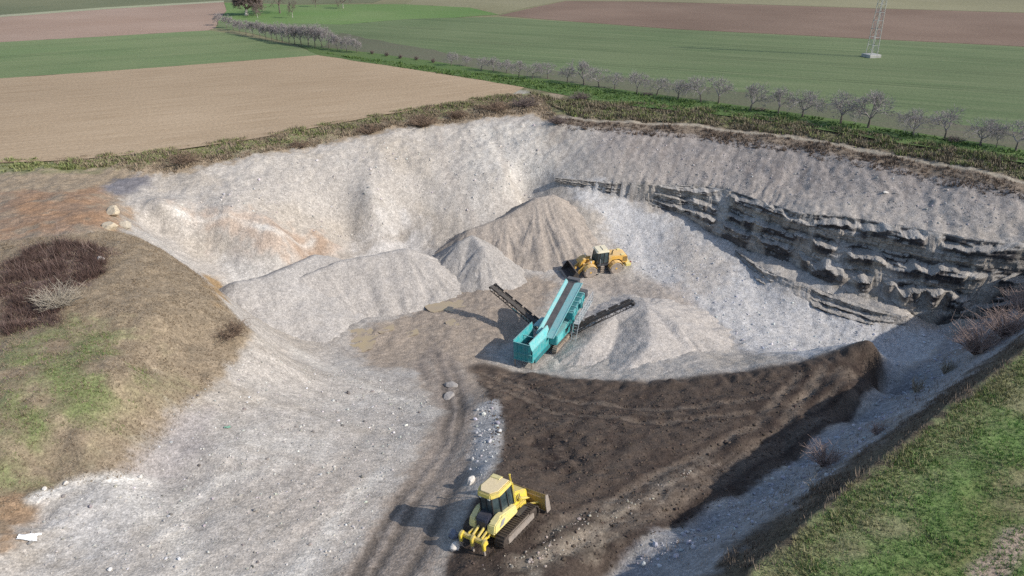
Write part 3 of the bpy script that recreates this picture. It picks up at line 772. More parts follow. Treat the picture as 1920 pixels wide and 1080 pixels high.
def scatter(poly, dens, seed, soft=0.0, keep=None):
    P = np.array([p[:2] for p in poly]); r = np.random.default_rng(seed)
    lo, hi = P.min(0), P.max(0)
    n = int((hi[0] - lo[0]) * (hi[1] - lo[1]) * dens)
    x = r.uniform(lo[0], hi[0], n); y = r.uniform(lo[1], hi[1], n)
    m = poly_sd(x, y, P) + soft * fbm(x * .4, y * .4, seed, 3) > 0
    if keep is not None: m &= keep(x, y, r)
    return x[m], y[m]

# near right grass
poly = [p[:2] for p in edge_r] + [(60, 50), (40, 24), (10, 18), (6, 20)]
def inview(x, y, r):
    d = y * math.cos(PITCH) + CAM_H * math.sin(PITCH)
    return np.abs(x) < .85 * d
cov = lambda x, y: fbm(x * .22, y * .22, 111, 4)
x, y = scatter(poly, 60, 1, .5, lambda x, y, r: inview(x, y, r) & (cov(x, y) < .35 + r.normal(0, .15, x.shape)))
tufts('grass', x, y, tz(x, y), .15, .02, (0.095, 0.20, 0.045), (0.16, 0.235, 0.08), 6, .9, seed=2)
x, y = scatter(poly, 36, 3, .5, lambda x, y, r: inview(x, y, r) & (cov(x, y) > .02 + r.normal(0, .12, x.shape)))
tufts('dead_grass', x, y, tz(x, y), .15, .02, (0.26, 0.24, 0.14), (0.17, 0.18, 0.09), 5, 1.1, seed=4)
dE = lambda x, y: line_d(x, y, [p[:2] for p in edge_r])[0]
x, y = scatter(poly, 55, 5, .5, lambda x, y, r: inview(x, y, r) & (dE(x, y) < 1.6 + r.normal(0, .5, x.shape)))
tufts('dead_grass', x, y, tz(x, y), .22, .022, (0.26, 0.235, 0.135), (0.163, 0.175, 0.069), 5, 1.0, seed=6)
# dark weeds on the crest of the embankment
crest = [p[:2] for p in edge_r] + [(p[0] - 1.5, p[1] + 2.0) for p in edge_r[::-1]]
x, y = scatter(crest, 30, 7, .6)
tufts('dry_weeds', x, y, tz(x, y), .30, .02, (0.167, 0.131, 0.102), (0.246, 0.196, 0.152), 5, .6, seed=8)
x, y = scatter([(p[0] - 1.5, p[1] + 2.0) for p in edge_r] + [(p[0] - 4.0, p[1] + 5.0) for p in edge_r[::-1]], 3, 9, .6)
tufts('dry_weeds', x, y, tz(x, y), .35, .02, (0.246, 0.203, 0.174), (0.319, 0.275, 0.232), 4, .6, seed=10)
# hump
HP = GPL([(0, 452), (150, 440), (225, 435), (292, 462), (352, 500), (402, 545), (440, 592), (474, 625), (428, 692), (358, 755), (312, 818), (262, 880), (200, 908), (120, 915), (68, 938), (0, 975)])
x, y = scatter(HP, 45, 11, .3, inview)
tufts('dead_grass', x, y, tz(x, y), .13, .02, (0.30, 0.24, 0.17), (0.206, 0.156, 0.106), 5, 1.0, seed=12)
GP_ = GPL([(0, 620), (140, 605), (230, 640), (300, 720), (230, 800), (120, 860), (40, 900), (0, 930)])
x, y = scatter(GP_, 38, 13, 1.5, lambda x, y, r: inview(x, y, r) & (fbm(x * .3, y * .3, 95) > -.1 + r.normal(0, .2, x.shape)))
tufts('grass', x, y, tz(x, y), .13, .02, (0.115, 0.182, 0.047), (0.203, 0.223, 0.095), 5, .8, seed=14)
BR = GPL([(0, 500), (60, 465), (150, 455), (205, 475), (185, 520), (120, 560), (110, 610), (0, 632)])
x, y = scatter(BR, 2.5, 151, .8, inview)
tufts('bramble_thicket', x, y, tz(x, y), 1.1, .014, (.26, .19, .16), (.14, .095, .085), 4, 1.6, seed=152)
x, y = scatter(BR, 26, 15, .8, lambda x, y, r: inview(x, y, r) & (fbm(x * .5, y * .5, 15) > -.35))
tufts('bramble_thicket', x, y, tz(x, y), .6, .018, (0.127, 0.081, 0.067), (0.069, 0.046, 0.039), 7, 1.2, seed=16)
# rims
BL = [(p[0], p[1] + 1.0) for p in band_l] + [(5, 119)] + [p[:2] for p in rim_r[:1]] + [(p[0], p[1] + .5) for p in rim_l[::-1]]
x, y = scatter(BL, 16, 17, .8)
tufts('dry_weeds', x, y, tz(x, y), .42, .05, (0.33, 0.26, 0.185), (0.22, 0.175, 0.125), 6, .8, seed=18)
x, y = scatter([(p[0], p[1] + 1.0) for p in band_l] + [(p[0] + 1.5, p[1] - 3.2) for p in band_l[::-1]], 16, 19, .8, lambda x, y, r: fbm(x * .3, y * .3, 19) > -.25)
tufts('bramble_leaves', x, y, tz(x, y), .38, .08, (0.16, 0.20, 0.07), (0.27, 0.26, 0.13), 6, .9, seed=20)
BRr = [(3, 122)] + [(p[0], p[1] + 1.2) for p in band_r] + [(62, 80)] + [(p[0] + 1.5, p[1] + 3.2) for p in rim_r[::-1]]
x, y = scatter(BRr, 16, 21, .5)
tufts('dry_weeds', x, y, tz(x, y), .5, .07, (0.275, 0.232, 0.160), (0.145, 0.119, 0.084), 6, .9, seed=22)
x, y = scatter(BRr, 7, 23, .5, lambda x, y, r: fbm(x * .3, y * .3, 23) > -.1)
tufts('bramble_leaves', x, y, tz(x, y), .6, .07, (0.131, 0.167, 0.058), (0.217, 0.232, 0.102), 6, .8, seed=24)
x, y = scatter([(p[0] + 1.0, p[1] + 2.0) for p in rim_r] + [(p[0] - .5, p[1] - 1.2) for p in rim_r[::-1]], 10, 25, .6)
tufts('dry_weeds', x, y, tz(x, y), .4, .05, (0.189, 0.138, 0.104), (0.123, 0.094, 0.072), 6, .7, seed=26)
# verge grass under the orchard row
VG = [at(u, v, 0) for u, v in [(600, 98), (850, 131), (1000, 150), (1300, 190), (1500, 217), (1700, 249), (1920, 285), (1920, 303), (1600, 252), (1400, 220), (1200, 200), (985, 164), (700, 119)]]
x, y = scatter(VG, 5, 27, .3)
tufts('grass', x, y, np.full(x.shape, .1), .3, .07, (0.08, 0.15, 0.04), (0.13, 0.18, 0.06), 5, .8, seed=28)

# loose stones
def stones(name, X, Y, size, col, seed, sink=.3):
    r = np.random.default_rng(seed)
    ico = bmesh.new(); bmesh.ops.create_icosphere(ico, subdivisions=1, radius=1)
    iv = np.array([v.co for v in ico.verts]); jf = np.array([[v.index for v in f.verts] for f in ico.faces]); ico.free()
    n = len(X); k = len(iv)
    s = size * np.exp(np.clip(r.normal(0, .6, n), -2, 1.3))
    sc = s[:, None, None] * r.uniform(.6, 1.3, (n, 1, 3)) * r.uniform(.75, 1.2, (n, k, 1))
    a = r.uniform(0, 2 * np.pi, n); c, sn = np.cos(a)[:, None], np.sin(a)[:, None]
    P = iv[None] * sc
    px = P[..., 0] * c - P[..., 1] * sn; py = P[..., 0] * sn + P[..., 1] * c
    V = np.stack([px + X[:, None], py + Y[:, None], P[..., 2] * .8 + (tz(X, Y) + s * sink)[:, None]], -1).reshape(-1, 3)
    f = (jf[None] + (np.arange(n) * k)[:, None, None]).reshape(-1, 3)
    cc = np.array(col)[None] * r.uniform(.65, 1.3, (n, 1)) * (1 + r.normal(0, .03, (n, 3)))
    o = link_mesh(name, V, f, M_plant, cols=np.repeat(np.clip(cc, .02, .8), k, 0))
    tag(o, kind='stuff')
PAD = GPL([(480, 640), (640, 690), (800, 735), (812, 775), (700, 960), (640, 1079), (100, 1079), (30, 1040), (80, 930), (240, 900), (330, 770), (430, 690)])
x, y = scatter(PAD, 8, 31, .3, inview)
stones('loose_stones', x, y, .026, (.42, .40, .37), 32)
x, y = scatter(PAD, .55, 33, .3, inview)
stones('loose_stones', x, y, .045, (.58, .56, .53), 34)
x, y = scatter(PAD, .18, 133, .3, inview)
stones('loose_stones', x, y, .06, (.24, .22, .20), 134)
x, y = scatter(GPL([(1000, 1070), (1280, 900), (1330, 860), (1200, 930), (1040, 990), (900, 1075)]), 12, 35, .5)
stones('loose_stones', x, y, .035, (.36, .32, .27), 36)
x, y = scatter(GPL(TONGUE[:1] + [(1050, 725), (1200, 738), (1350, 720), (1600, 680), (1590, 780), (1400, 920), (1140, 1075), (850, 1075), (940, 900)]), 14, 37, .2)
stones('soil_clods', x, y, .032, (.10, .076, .060), 38, .2)
x, y = scatter(GPL([(893, 765), (925, 752), (945, 790), (935, 850), (905, 893), (880, 885)]), 6, 39, .2)
stones('loose_stones', x, y, .055, (.46, .455, .45), 40)
SL = GPL([(300, 380), (600, 290), (850, 245), (1000, 235), (1020, 320), (950, 400), (800, 450), (600, 440), (420, 400)])
x, y = scatter(SL, 2.2, 41, .5)
stones('loose_stones', x, y, .05, (.50, .47, .44), 42)
SL = GPL([(1100, 250), (1400, 275), (1700, 335), (1910, 380), (1910, 440), (1700, 410), (1450, 370), (1150, 320)])
x, y = scatter(SL, 4, 43, .5)
stones('loose_stones', x, y, .04, (.38, .355, .34), 44)
SL = GPL([(1120, 390), (1280, 430), (1400, 520), (1560, 600), (1690, 630), (1780, 615), (1700, 690), (1640, 650), (1400, 650), (1250, 540)])
x, y = scatter(SL, 3, 45, .5)
stones('loose_stones', x, y, .045, (.54, .54, .55), 46)
SL = GPL([(1150, 1075), (1400, 935), (1500, 872), (1600, 796), (1654, 740), (1720, 690), (1790, 640), (1800, 660), (1640, 830), (1500, 930), (1250, 1075)])
x, y = scatter(SL, 8, 47, .4)
stones('loose_stones', x, y, .05, (.40, .40, .42), 48)
# ------------------------------------------------------------------ trees, shrubs, pylon
t = NT('grey_bark'); M_bark = t.out(t.mix(t.mapr(t.noise(6, 3), .3, .7, 0, 1), (.10, .082, .07), (.17, .145, .125)), .9, spec=.2)
t = NT('bare_twigs'); M_twig = t.out(t.mix(t.mapr(t.noise(1.5, 3), .3, .7, 0, 1), (.23, .207, .202), (.335, .303, .298)), .9, spec=.2)
t = NT('dark_twigs'); M_twigd = t.out(t.mix(t.mapr(t.noise(1.5, 3), .3, .7, 0, 1), (.13, .10, .09), (.20, .155, .14)), .9, spec=.2)
t = NT('pale_stems'); M_pale = t.out(t.mix(t.mapr(t.noise(1.5, 3), .3, .7, 0, 1), (.30, .265, .21), (.42, .37, .30)), .9, spec=.2)
t = NT('pink_stems'); M_pink = t.out(t.mix(t.mapr(t.noise(1.5, 3), .3, .7, 0, 1), (.27, .20, .175), (.38, .29, .25)), .9, spec=.2)
t = NT('brown_stems'); M_brush = t.out(t.mix(t.mapr(t.noise(1.5, 3), .3, .7, 0, 1), (.15, .105, .075), (.22, .16, .115)), .9, spec=.2)
t = NT('white_bark'); M_birch = t.out(t.mix(t.mapr(t.noise(5, 3), .45, .6, 0, 1), (.55, .52, .46), (.25, .22, .19)), .8, spec=.2)

class Tubes:
    def __init__(self): self.v = []; self.f = []
    def seg(self, a, b, ra, rb, n=3):
        a = Vector(a); b = Vector(b); d = (b - a)
        if d.length < 1e-5: return
        q = d.to_track_quat('Z', 'Y'); o = len(self.v)
        for c, r in ((a, ra), (b, rb)):
            for k in range(n):
                w = 2 * math.pi * k / n
                self.v.append(c + q @ Vector((math.cos(w) * r, math.sin(w) * r, 0)))
        for k in range(n):
            k2 = (k + 1) % n
            self.f.append((o + k, o + k2, o + n + k2, o + n + k))
        self.f.append(tuple(o + n + k for k in range(n)))
    def build(self, name, mat, parent=None): return link_mesh(name, self.v, self.f, mat, parent)

def grow(T, rnd, p, d, L, r, level, maxl, spread, upw, wob=.18, twig=.011, kids=(3, 4)):
    n = 3
    pts = [Vector(p)]; dirv = Vector(d).normalized()
    for i in range(n):
        dirv = (dirv + Vector((rnd.gauss(0, wob), rnd.gauss(0, wob), rnd.gauss(0, wob) + upw)) * (1 if level else .4)).normalized()
        q = pts[-1] + dirv * L / n
        r0 = max(r * (1 - .55 * i / n), twig); r1 = max(r * (1 - .55 * (i + 1) / n), twig * .7)
        T[min(level, len(T) - 1)].seg(pts[-1], q, r0, r1, 6 if level == 0 else (4 if level == 1 else 3))
        pts.append(q)
    if level >= maxl: return
    nk = rnd.randint(*kids)
    for k in range(nk):
        f = rnd.uniform(.45, 1.0) if level else rnd.uniform(.85, 1.0)
        i = min(int(f * n), n - 1); base = pts[i].lerp(pts[i + 1], f * n - i)
        az = 2 * math.pi * (k + rnd.uniform(-.3, .3)) / nk
        side = dirv.orthogonal().normalized(); side.rotate(Matrix.Rotation(az, 3, dirv))
        nd = (dirv + side * spread * rnd.uniform(.7, 1.3)).normalized()
        grow(T, rnd, base, nd, L * rnd.uniform(.62, .85) if level else L * rnd.uniform(1.0, 1.3), r * .55, level + 1, maxl, spread, upw, wob, twig, kids)

def fruit_tree(seed, H, spread=.9, maxl=5, mat=None, twig=.012, trunk_mat=None, kids=(3, 4), tk=.26):
    rnd = random.Random(seed)
    root = empty('orchard_tree')
    a, b = Tubes(), Tubes()
    grow([a, b], rnd, (0, 0, -.1), (rnd.uniform(-.08, .08), rnd.uniform(-.08, .08), 1), H * tk, H * .036, 0, maxl, spread, .06, twig=twig, kids=kids)
    a.build('trunk', trunk_mat or M_bark, root)
    b.build('crown', mat or M_twig, root)
    return root
protos = [fruit_tree(s, 4.3, sp, 5, M_twig, .016, kids=(3, 4)) for s, sp in ((3, .7), (8, 1.1), (12, .85), (21, 1.25), (33, 1.0))]
ORD = 'first second third fourth fifth sixth seventh eighth ninth tenth eleventh twelfth thirteenth fourteenth fifteenth sixteenth seventeenth eighteenth nineteenth twentieth twenty-first twenty-second twenty-third twenty-fourth twenty-fifth twenty-sixth twenty-seventh twenty-eighth'.split()
usedp = set()
def plant(proto, name, x, y, z, s, rz, label, cat, group):
    if id(proto) in usedp: o = copy_tree(proto)
    else: o = proto; usedp.add(id(proto))
    o.name = name
    o.location = (x, y, z); o.rotation_euler = (0, 0, rz)
    o.scale = s if isinstance(s, tuple) else (s, s, s)
    tag(o, label, cat, group)
    return o
near = [(846,123,30),(874,124,24),(902,133,30),(925,135,30),(950,138,30),(973,144,32),(998,148,34),(1027,148,34),(1064,155,34),(1095,160,44),(1123,164,40),(1152,168,40),
 (1194,176,42),(1231,179,38),(1271,186,46),(1314,191,52),(1347,194,60),(1406,208,54),(1459,213,54),(1504,220,58),(1576,232,68),(1627,240,70),(1712,255,68),(1771,262,72),(1837,273,70),(1868,277,56),(1904,283,60)]
rr = random.Random(5)
for i, (u, v, hp) in enumerate(near):
    x, y, _ = at(u, v, 0)
    depth = y * math.cos(PITCH) + CAM_H * math.sin(PITCH)
    s = hp * depth / (F * math.cos(PITCH - math.atan((540 - v) / F))) / 4.3
    k = len(near) - 1 - i
    thin = u == 1868
    plant(protos[rr.randrange(5)], 'orchard_tree', x, y, .05, (s * .45, s * .45, s) if thin else s * rr.uniform(.88, 1.14), rr.uniform(0, 6.28),
          ('thin sapling, ' if thin else 'bare fruit tree, ') + ORD[k] + ' from the right end of the verge row', 'tree', 'bare fruit trees along the verge behind the pit')
protoL = [fruit_tree(s, 4.6, .75, 5, M_twig, .022, tk=.28, kids=(4, 4)) for s in (41, 52, 63)]
left = [(409,48,22),(425,53,24),(438,57,24),(450,61,24),(462,65,26),(475,68,26),(488,70,28),(499,73,28),(510,75,28),(520,77,32),(530,79,34),(542,82,34),(553,83,34),(565,84,36),(578,86,38),(591,88,38),(604,89,38),(617,91,38),(633,94,30),(650,97,28),(669,99,26)]
for i, (u, v, hp) in enumerate(left):
    x, y, _ = at(u, v, 0)
    depth = y * math.cos(PITCH) + CAM_H * math.sin(PITCH)
    s = hp * depth / (F * math.cos(PITCH - math.atan((540 - v) / F))) / 4.6
    k = len(left) - 1 - i
    plant(protoL[rr.randrange(3)], 'orchard_tree', x, y, .05, (s * .8, s * .8, s), rr.uniform(0, 6.28),
          'bare fruit tree, ' + ORD[k] + ' from the near end of the dense left row', 'tree', 'bare fruit trees in the dense row on the left')
big = [(462, 29, 85, 'large spreading bare tree with pale trunk above the far dense row', 1.25), (525, 25, 60, 'dark bare tree just right of the large spreading tree', .9),
       (483, 33, 34, 'slim pale stemmed tree in front of the large spreading tree', .45), (549, 34, 46, 'slim white trunked young tree on the bright meadow', .4),
       (643, 16, 44, 'pale trunked tree at the right of the bright meadow top', .7), (592, 13, 30, 'small far tree at the top of the bright meadow', .7)]
pb = fruit_tree(77, 9.0, .95, 5, M_twigd, .035, M_birch, kids=(3, 4))
pw = fruit_tree(83, 9.0, 1.1, 5, M_twigd, .04, M_birch, kids=(4, 5), tk=.15)
pd_ = fruit_tree(79, 9.0, .85, 5, M_twigd, .035, M_bark, kids=(3, 4))
for i, (u, v, hp, lab, wd) in enumerate(big):
    x, y, _ = at(u, v, 0)
    depth = y * math.cos(PITCH) + CAM_H * math.sin(PITCH)
    s = hp * depth / (F * math.cos(PITCH - math.atan((540 - v) / F))) / 9.0
    plant(pw if i == 0 else pd_ if i in (1, 5) else pb, 'bare_tree', x, y, .0, (s * wd, s * wd, s), i * 1.3, lab, 'tree', None)

def shrub(name, label, x, y, z, h, rad, mat, n=90, seed=1, twig=.012, fork=3, lift=.5):
    rnd = random.Random(seed)
    T = Tubes()
    for k in range(n):
        a = rnd.uniform(0, 6.283); out = rnd.uniform(.05, 1.0) ** .7
        d = Vector((math.cos(a) * out * rad, math.sin(a) * out * rad, h * (lift + (1 - lift) * rnd.random()) * (1.1 - .5 * out))) * rnd.uniform(.7, 1.1)
        b = Vector((math.cos(a) * rad * .12 * rnd.random(), math.sin(a) * rad * .12 * rnd.random(), -.1))
        m = b + d * .5 + Vector((0, 0, .06 * h))
        e = b + d
        T.seg(b, m, twig * 1.5, twig * 1.1); T.seg(m, e, twig * 1.1, twig * .5)
        for j in range(fork):
            f = rnd.uniform(.3, .95); p = m.lerp(e, f) if rnd.random() < .7 else b.lerp(m, f)
            q = p + Vector((rnd.gauss(0, .22) * rad, rnd.gauss(0, .22) * rad, rnd.uniform(.02, .35) * h))
            T.seg(p, q, twig * .8, twig * .4)
    o = T.build(name, mat); o.location = (x, y, z)
    tag(o, label, 'shrub')
    return o
SH = [
 (112, 575, 1.9, 1.9, M_pale, 150, .014, 'round pale leafless shrub in the dark bramble on the left hump'),
 (1547, 872, 1.7, 1.5, M_pink, 130, .012, 'pinkish bare shrub low on the shaded embankment'),
 (1832, 662, 3.0, 2.6, M_pink, 200, .017, 'largest brown bare shrub on the shaded embankment near the right edge'),
 (1885, 630, 3.0, 2.4, M_pink, 160, .018, 'bare shrub on the embankment crest right of the largest brown one'),
 (1918, 585, 2.6, 2.2, M_pink, 120, .018, 'tall bare shrub at the far right edge of the photo'),
 (1718, 735, 1.6, .8, M_pale, 40, .022, 'spindly pale sapling clump halfway along the shaded embankment'),
 (1772, 700, 1.6, .9, M_pale, 40, .022, 'spindly pale bush just left of the large embankment shrub'),
 (1645, 812, 1.0, .8, M_pink, 40, .018, 'small reddish twiggy bush on the shaded embankment crest'),
 (1525, 915, .9, .7, M_pale, 16, .012, 'low pale twigs just below the pinkish embankment shrub'),
 (432, 628, 1.1, 1.9, M_brush, 120, .014, 'reddish brown low brush at the corner of the dead grass hump'),
 (345, 306, 1.5, 2.2, M_brush, 90, .025, 'brown low brush on the rim above the dark flat patch'),
 (560, 276, 1.2, 1.6, M_brush, 70, .025, 'low brown brush on the rim above the pale slope'),
 (690, 250, 1.5, 2.0, M_brush, 90, .025, 'brown brush on the rim beside the wide end of the tan field'),
 (795, 236, 1.9, 2.6, M_brush, 130, .025, 'widest reddish brown brush on the left rim'),
 (855, 222, 1.6, 1.8, M_brush, 90, .025, 'dark brown brush just right of the widest rim brush'),
 (930, 208, 1.8, 2.6, M_brush, 120, .025, 'tan brown brush on the rim left of the pit corner'),
 (985, 200, 1.8, 2.4, M_twigd, 110, .025, 'grey brown brush at the pit corner'),
 (1046, 232, 1.4, 1.5, M_twigd, 90, .022, 'mauve brush hanging just below the pit corner'),
 (1090, 186, 1.4, 2.0, M_twigd, 80, .025, 'dark brush in the corner where the two rims meet'),
 (1790, 266, .9, 1.3, M_twigd, 60, .028, 'dark low bush between two fruit trees near the right end of the row'),
 (1424, 206, .5, 1.4, M_twigd, 50, .028, 'flat dark bush under the fruit trees in mid row'),
 (1212, 178, .5, 1.3, M_twigd, 50, .028, 'low dark bush under the fruit trees towards the middle of the verge'),
]
for i, (u, v, h, r_, m_, n_, tw, lab) in enumerate(SH):
    if v < 207 and u > 1080: x, y, z = at(u, v, 0)
    else: x, y, z = gp(u, v)
    shrub('shrub', lab, x, y, z - .05, h, r_, m_, n_, i + 1, tw)
for i, (u, v) in enumerate([(698, 101.5), (725, 105.5), (751, 110), (781, 113), (812, 118)]):
    x, y, z = at(u, v, 0)
    o = shrub('shrub', 'tiny dark bush, ' + ORD[i] + ' from the left between the two tree rows', x, y, .05, 1.0, .5, M_twigd, 40, 60 + i, .03)
    o['group'] = 'tiny bushes on the verge'

# lattice pylon in the far green field
t = NT('galvanised_steel'); M_galv = t.out((.36, .37, .36), .5, .6)
t = NT('pale_concrete'); M_conc = t.out(t.scaled(t.mix(t.mapr(t.noise(2), .3, .7, 0, 1), (.40, .40, .37), (.30, .30, .28)), 1.0), .9)
px, py, _ = at(1633, 107, 0)
pyl = empty('pylon', (px, py, 0), .25)
tag(pyl, 'lattice steel power pylon on a concrete base in the far green field', 'pylon')
bm = bmesh.new(); bmesh.ops.create_cube(bm, size=1)
bmesh.ops.scale(bm, vec=(2.7, 2.7, .7), verts=bm.verts); bmesh.ops.translate(bm, vec=(0, 0, .25), verts=bm.verts)
bmesh.ops.bevel(bm, geom=bm.edges[:], offset=.08, segments=1, affect='EDGES')
me = bpy.data.meshes.new('concrete_base'); bm.to_mesh(me); bm.free(); me.materials.append(M_conc)
o = bpy.data.objects.new('concrete_base', me); COL.objects.link(o); o.parent = pyl
hw = lambda z: .78 - .56 * z / 26
cor = [(1, 1), (-1, 1), (-1, -1), (1, -1)]
T2 = Tubes()
NZ = 18; zs = [.7 + 25.3 * (1 - (1 - k / NZ) ** 1.15) for k in range(NZ + 1)]
for k in range(NZ):
    a, b = zs[k], zs[k + 1]
    for i in range(4):
        c, d = cor[i], cor[(i + 1) % 4]
        if k % 2: c, d = d, c
        T2.seg((c[0] * hw(a), c[1] * hw(a), a), (d[0] * hw(b), d[1] * hw(b), b), .035, .035, 4)
        c, d = cor[i], cor[(i + 1) % 4]
        T2.seg((c[0] * hw(b), c[1] * hw(b), b), (d[0] * hw(b), d[1] * hw(b), b), .03, .03, 4)
T2.build('lattice_bracing', M_galv, pyl)
for c in cor:
    T1 = Tubes(); T1.seg((c[0] * hw(.6), c[1] * hw(.6), .6), (c[0] * hw(26), c[1] * hw(26), 26), .075, .05, 4); T1.build('leg', M_galv, pyl)
for z, L in ((19, 4.2), (22.5, 5.2), (25.5, 3.4)):
    T1 = Tubes()
    for s in (-1, 1):
        for q in (-1, 1):
            T1.seg((0, q * hw(z), z), (s * L, 0, z + .2), .05, .04, 4); T1.seg((0, q * hw(z), z + .9), (s * L, 0, z + .2), .04, .04, 4)
        T1.seg((s * L, 0, z + .2), (s * L, 0, z - 1.0), .05, .05, 4)
    T1.build('cross_arm', M_galv, pyl)
# ------------------------------------------------------------------ machines: helpers
def paint_mat(name, c, dust=(.34, .29, .23), amt=.35, rough=.45, metal=0.0, scale=2.2, spec=.4):
    t = NT(name)
    nz = t.noise(scale, 5, .65)
    geo = t.n('ShaderNodeNewGeometry').outputs['Normal']
    sx = t.n('ShaderNodeSeparateXYZ'); t.t.links.new(geo, sx.inputs[0])
    upw = t.mapr(sx.outputs[2], .2, 1.0, .0, .35)
    f = t.mul(t.mapr(t.mul(nz, upw, 'ADD'), .38, .85, 0, 1), amt)
    cc = t.mix(f, c, dust)
    return t.out(t.scaled(cc, t.mapr(t.noise(9, 3), .3, .7, .9, 1.1)), t.mapr(f, 0, .4, rough, .85), metal, spec=spec)
P_yel = paint_mat('bulldozer_yellow', (.74, .57, .055), (.40, .33, .24), .62)
P_pale = paint_mat('sun_bleached_roof_paint', (.78, .62, .30), (.72, .58, .40), .6)
P_cream = paint_mat('pale_yellow_panel', (.74, .64, .22), (.55, .47, .33), .5)
P_ora = paint_mat('loader_amber', (.78, .46, .075), (.46, .38, .28), .6)
P_white = paint_mat('cab_roof_white', (.76, .69, .50), amt=.3)
P_blk = paint_mat('black_steel', (.018, .018, .021), amt=.22, rough=.5)
P_grille = paint_mat('dark_blue_grille', (.022, .026, .045), amt=.12, rough=.4)
P_trk = paint_mat('muddy_track_steel', (.055, .045, .038), (.12, .092, .072), .9, .7, .2, 4)
P_frame = paint_mat('dusty_frame', (.30, .25, .20), (.36, .30, .24), .8, .8)
P_worn = paint_mat('worn_blade_steel', (.34, .30, .26), (.40, .33, .26), .6, .55, .3)
P_blade = paint_mat('earthy_yellow_blade', (.48, .33, .07), (.26, .19, .12), .9, .6)
P_teal = paint_mat('teal_paint', (.025, .33, .345), (.38, .39, .36), .5, .4)
P_tealL = paint_mat('light_teal_paint', (.10, .47, .48), (.46, .48, .45), .5, .4)
P_tealD = paint_mat('dark_teal_paint', (.012, .17, .185), (.25, .27, .26), .2, .45)
P_belt = paint_mat('rubber_belt', (.028, .032, .044), (.20, .18, .16), .5, .7)
P_tyre = paint_mat('dusty_tyre_rubber', (.28, .235, .195), (.50, .43, .36), 1.0, .9, 0, 3)
P_rail = paint_mat('grey_galvanised_rail', (.50, .52, .53), amt=.3, rough=.5)
P_bucket = paint_mat('dark_bucket_steel', (.050, .045, .042), (.16, .13, .11), .6, .6, .2)
P_dgrey = paint_mat('dark_grey_cover', (.045, .055, .07), amt=.25)
P_dirtw = paint_mat('lettering_white', (.75, .78, .76), amt=.1)
P_decal = paint_mat('grey_decal', (.30, .30, .31), amt=.2)
t = NT('cab_glass'); P_glass = t.out(t.mix(t.mapr(t.noise(1.2, 3), .35, .65, 0, 1), (.015, .028, .032), (.07, .10, .105)), .12, spec=.7)
t = NT('lamp_glass'); P_lamp = t.out((.75, .74, .68), .15, spec=.6)
t = NT('red_lamp'); P_red = t.out((.45, .03, .02), .25, spec=.6)

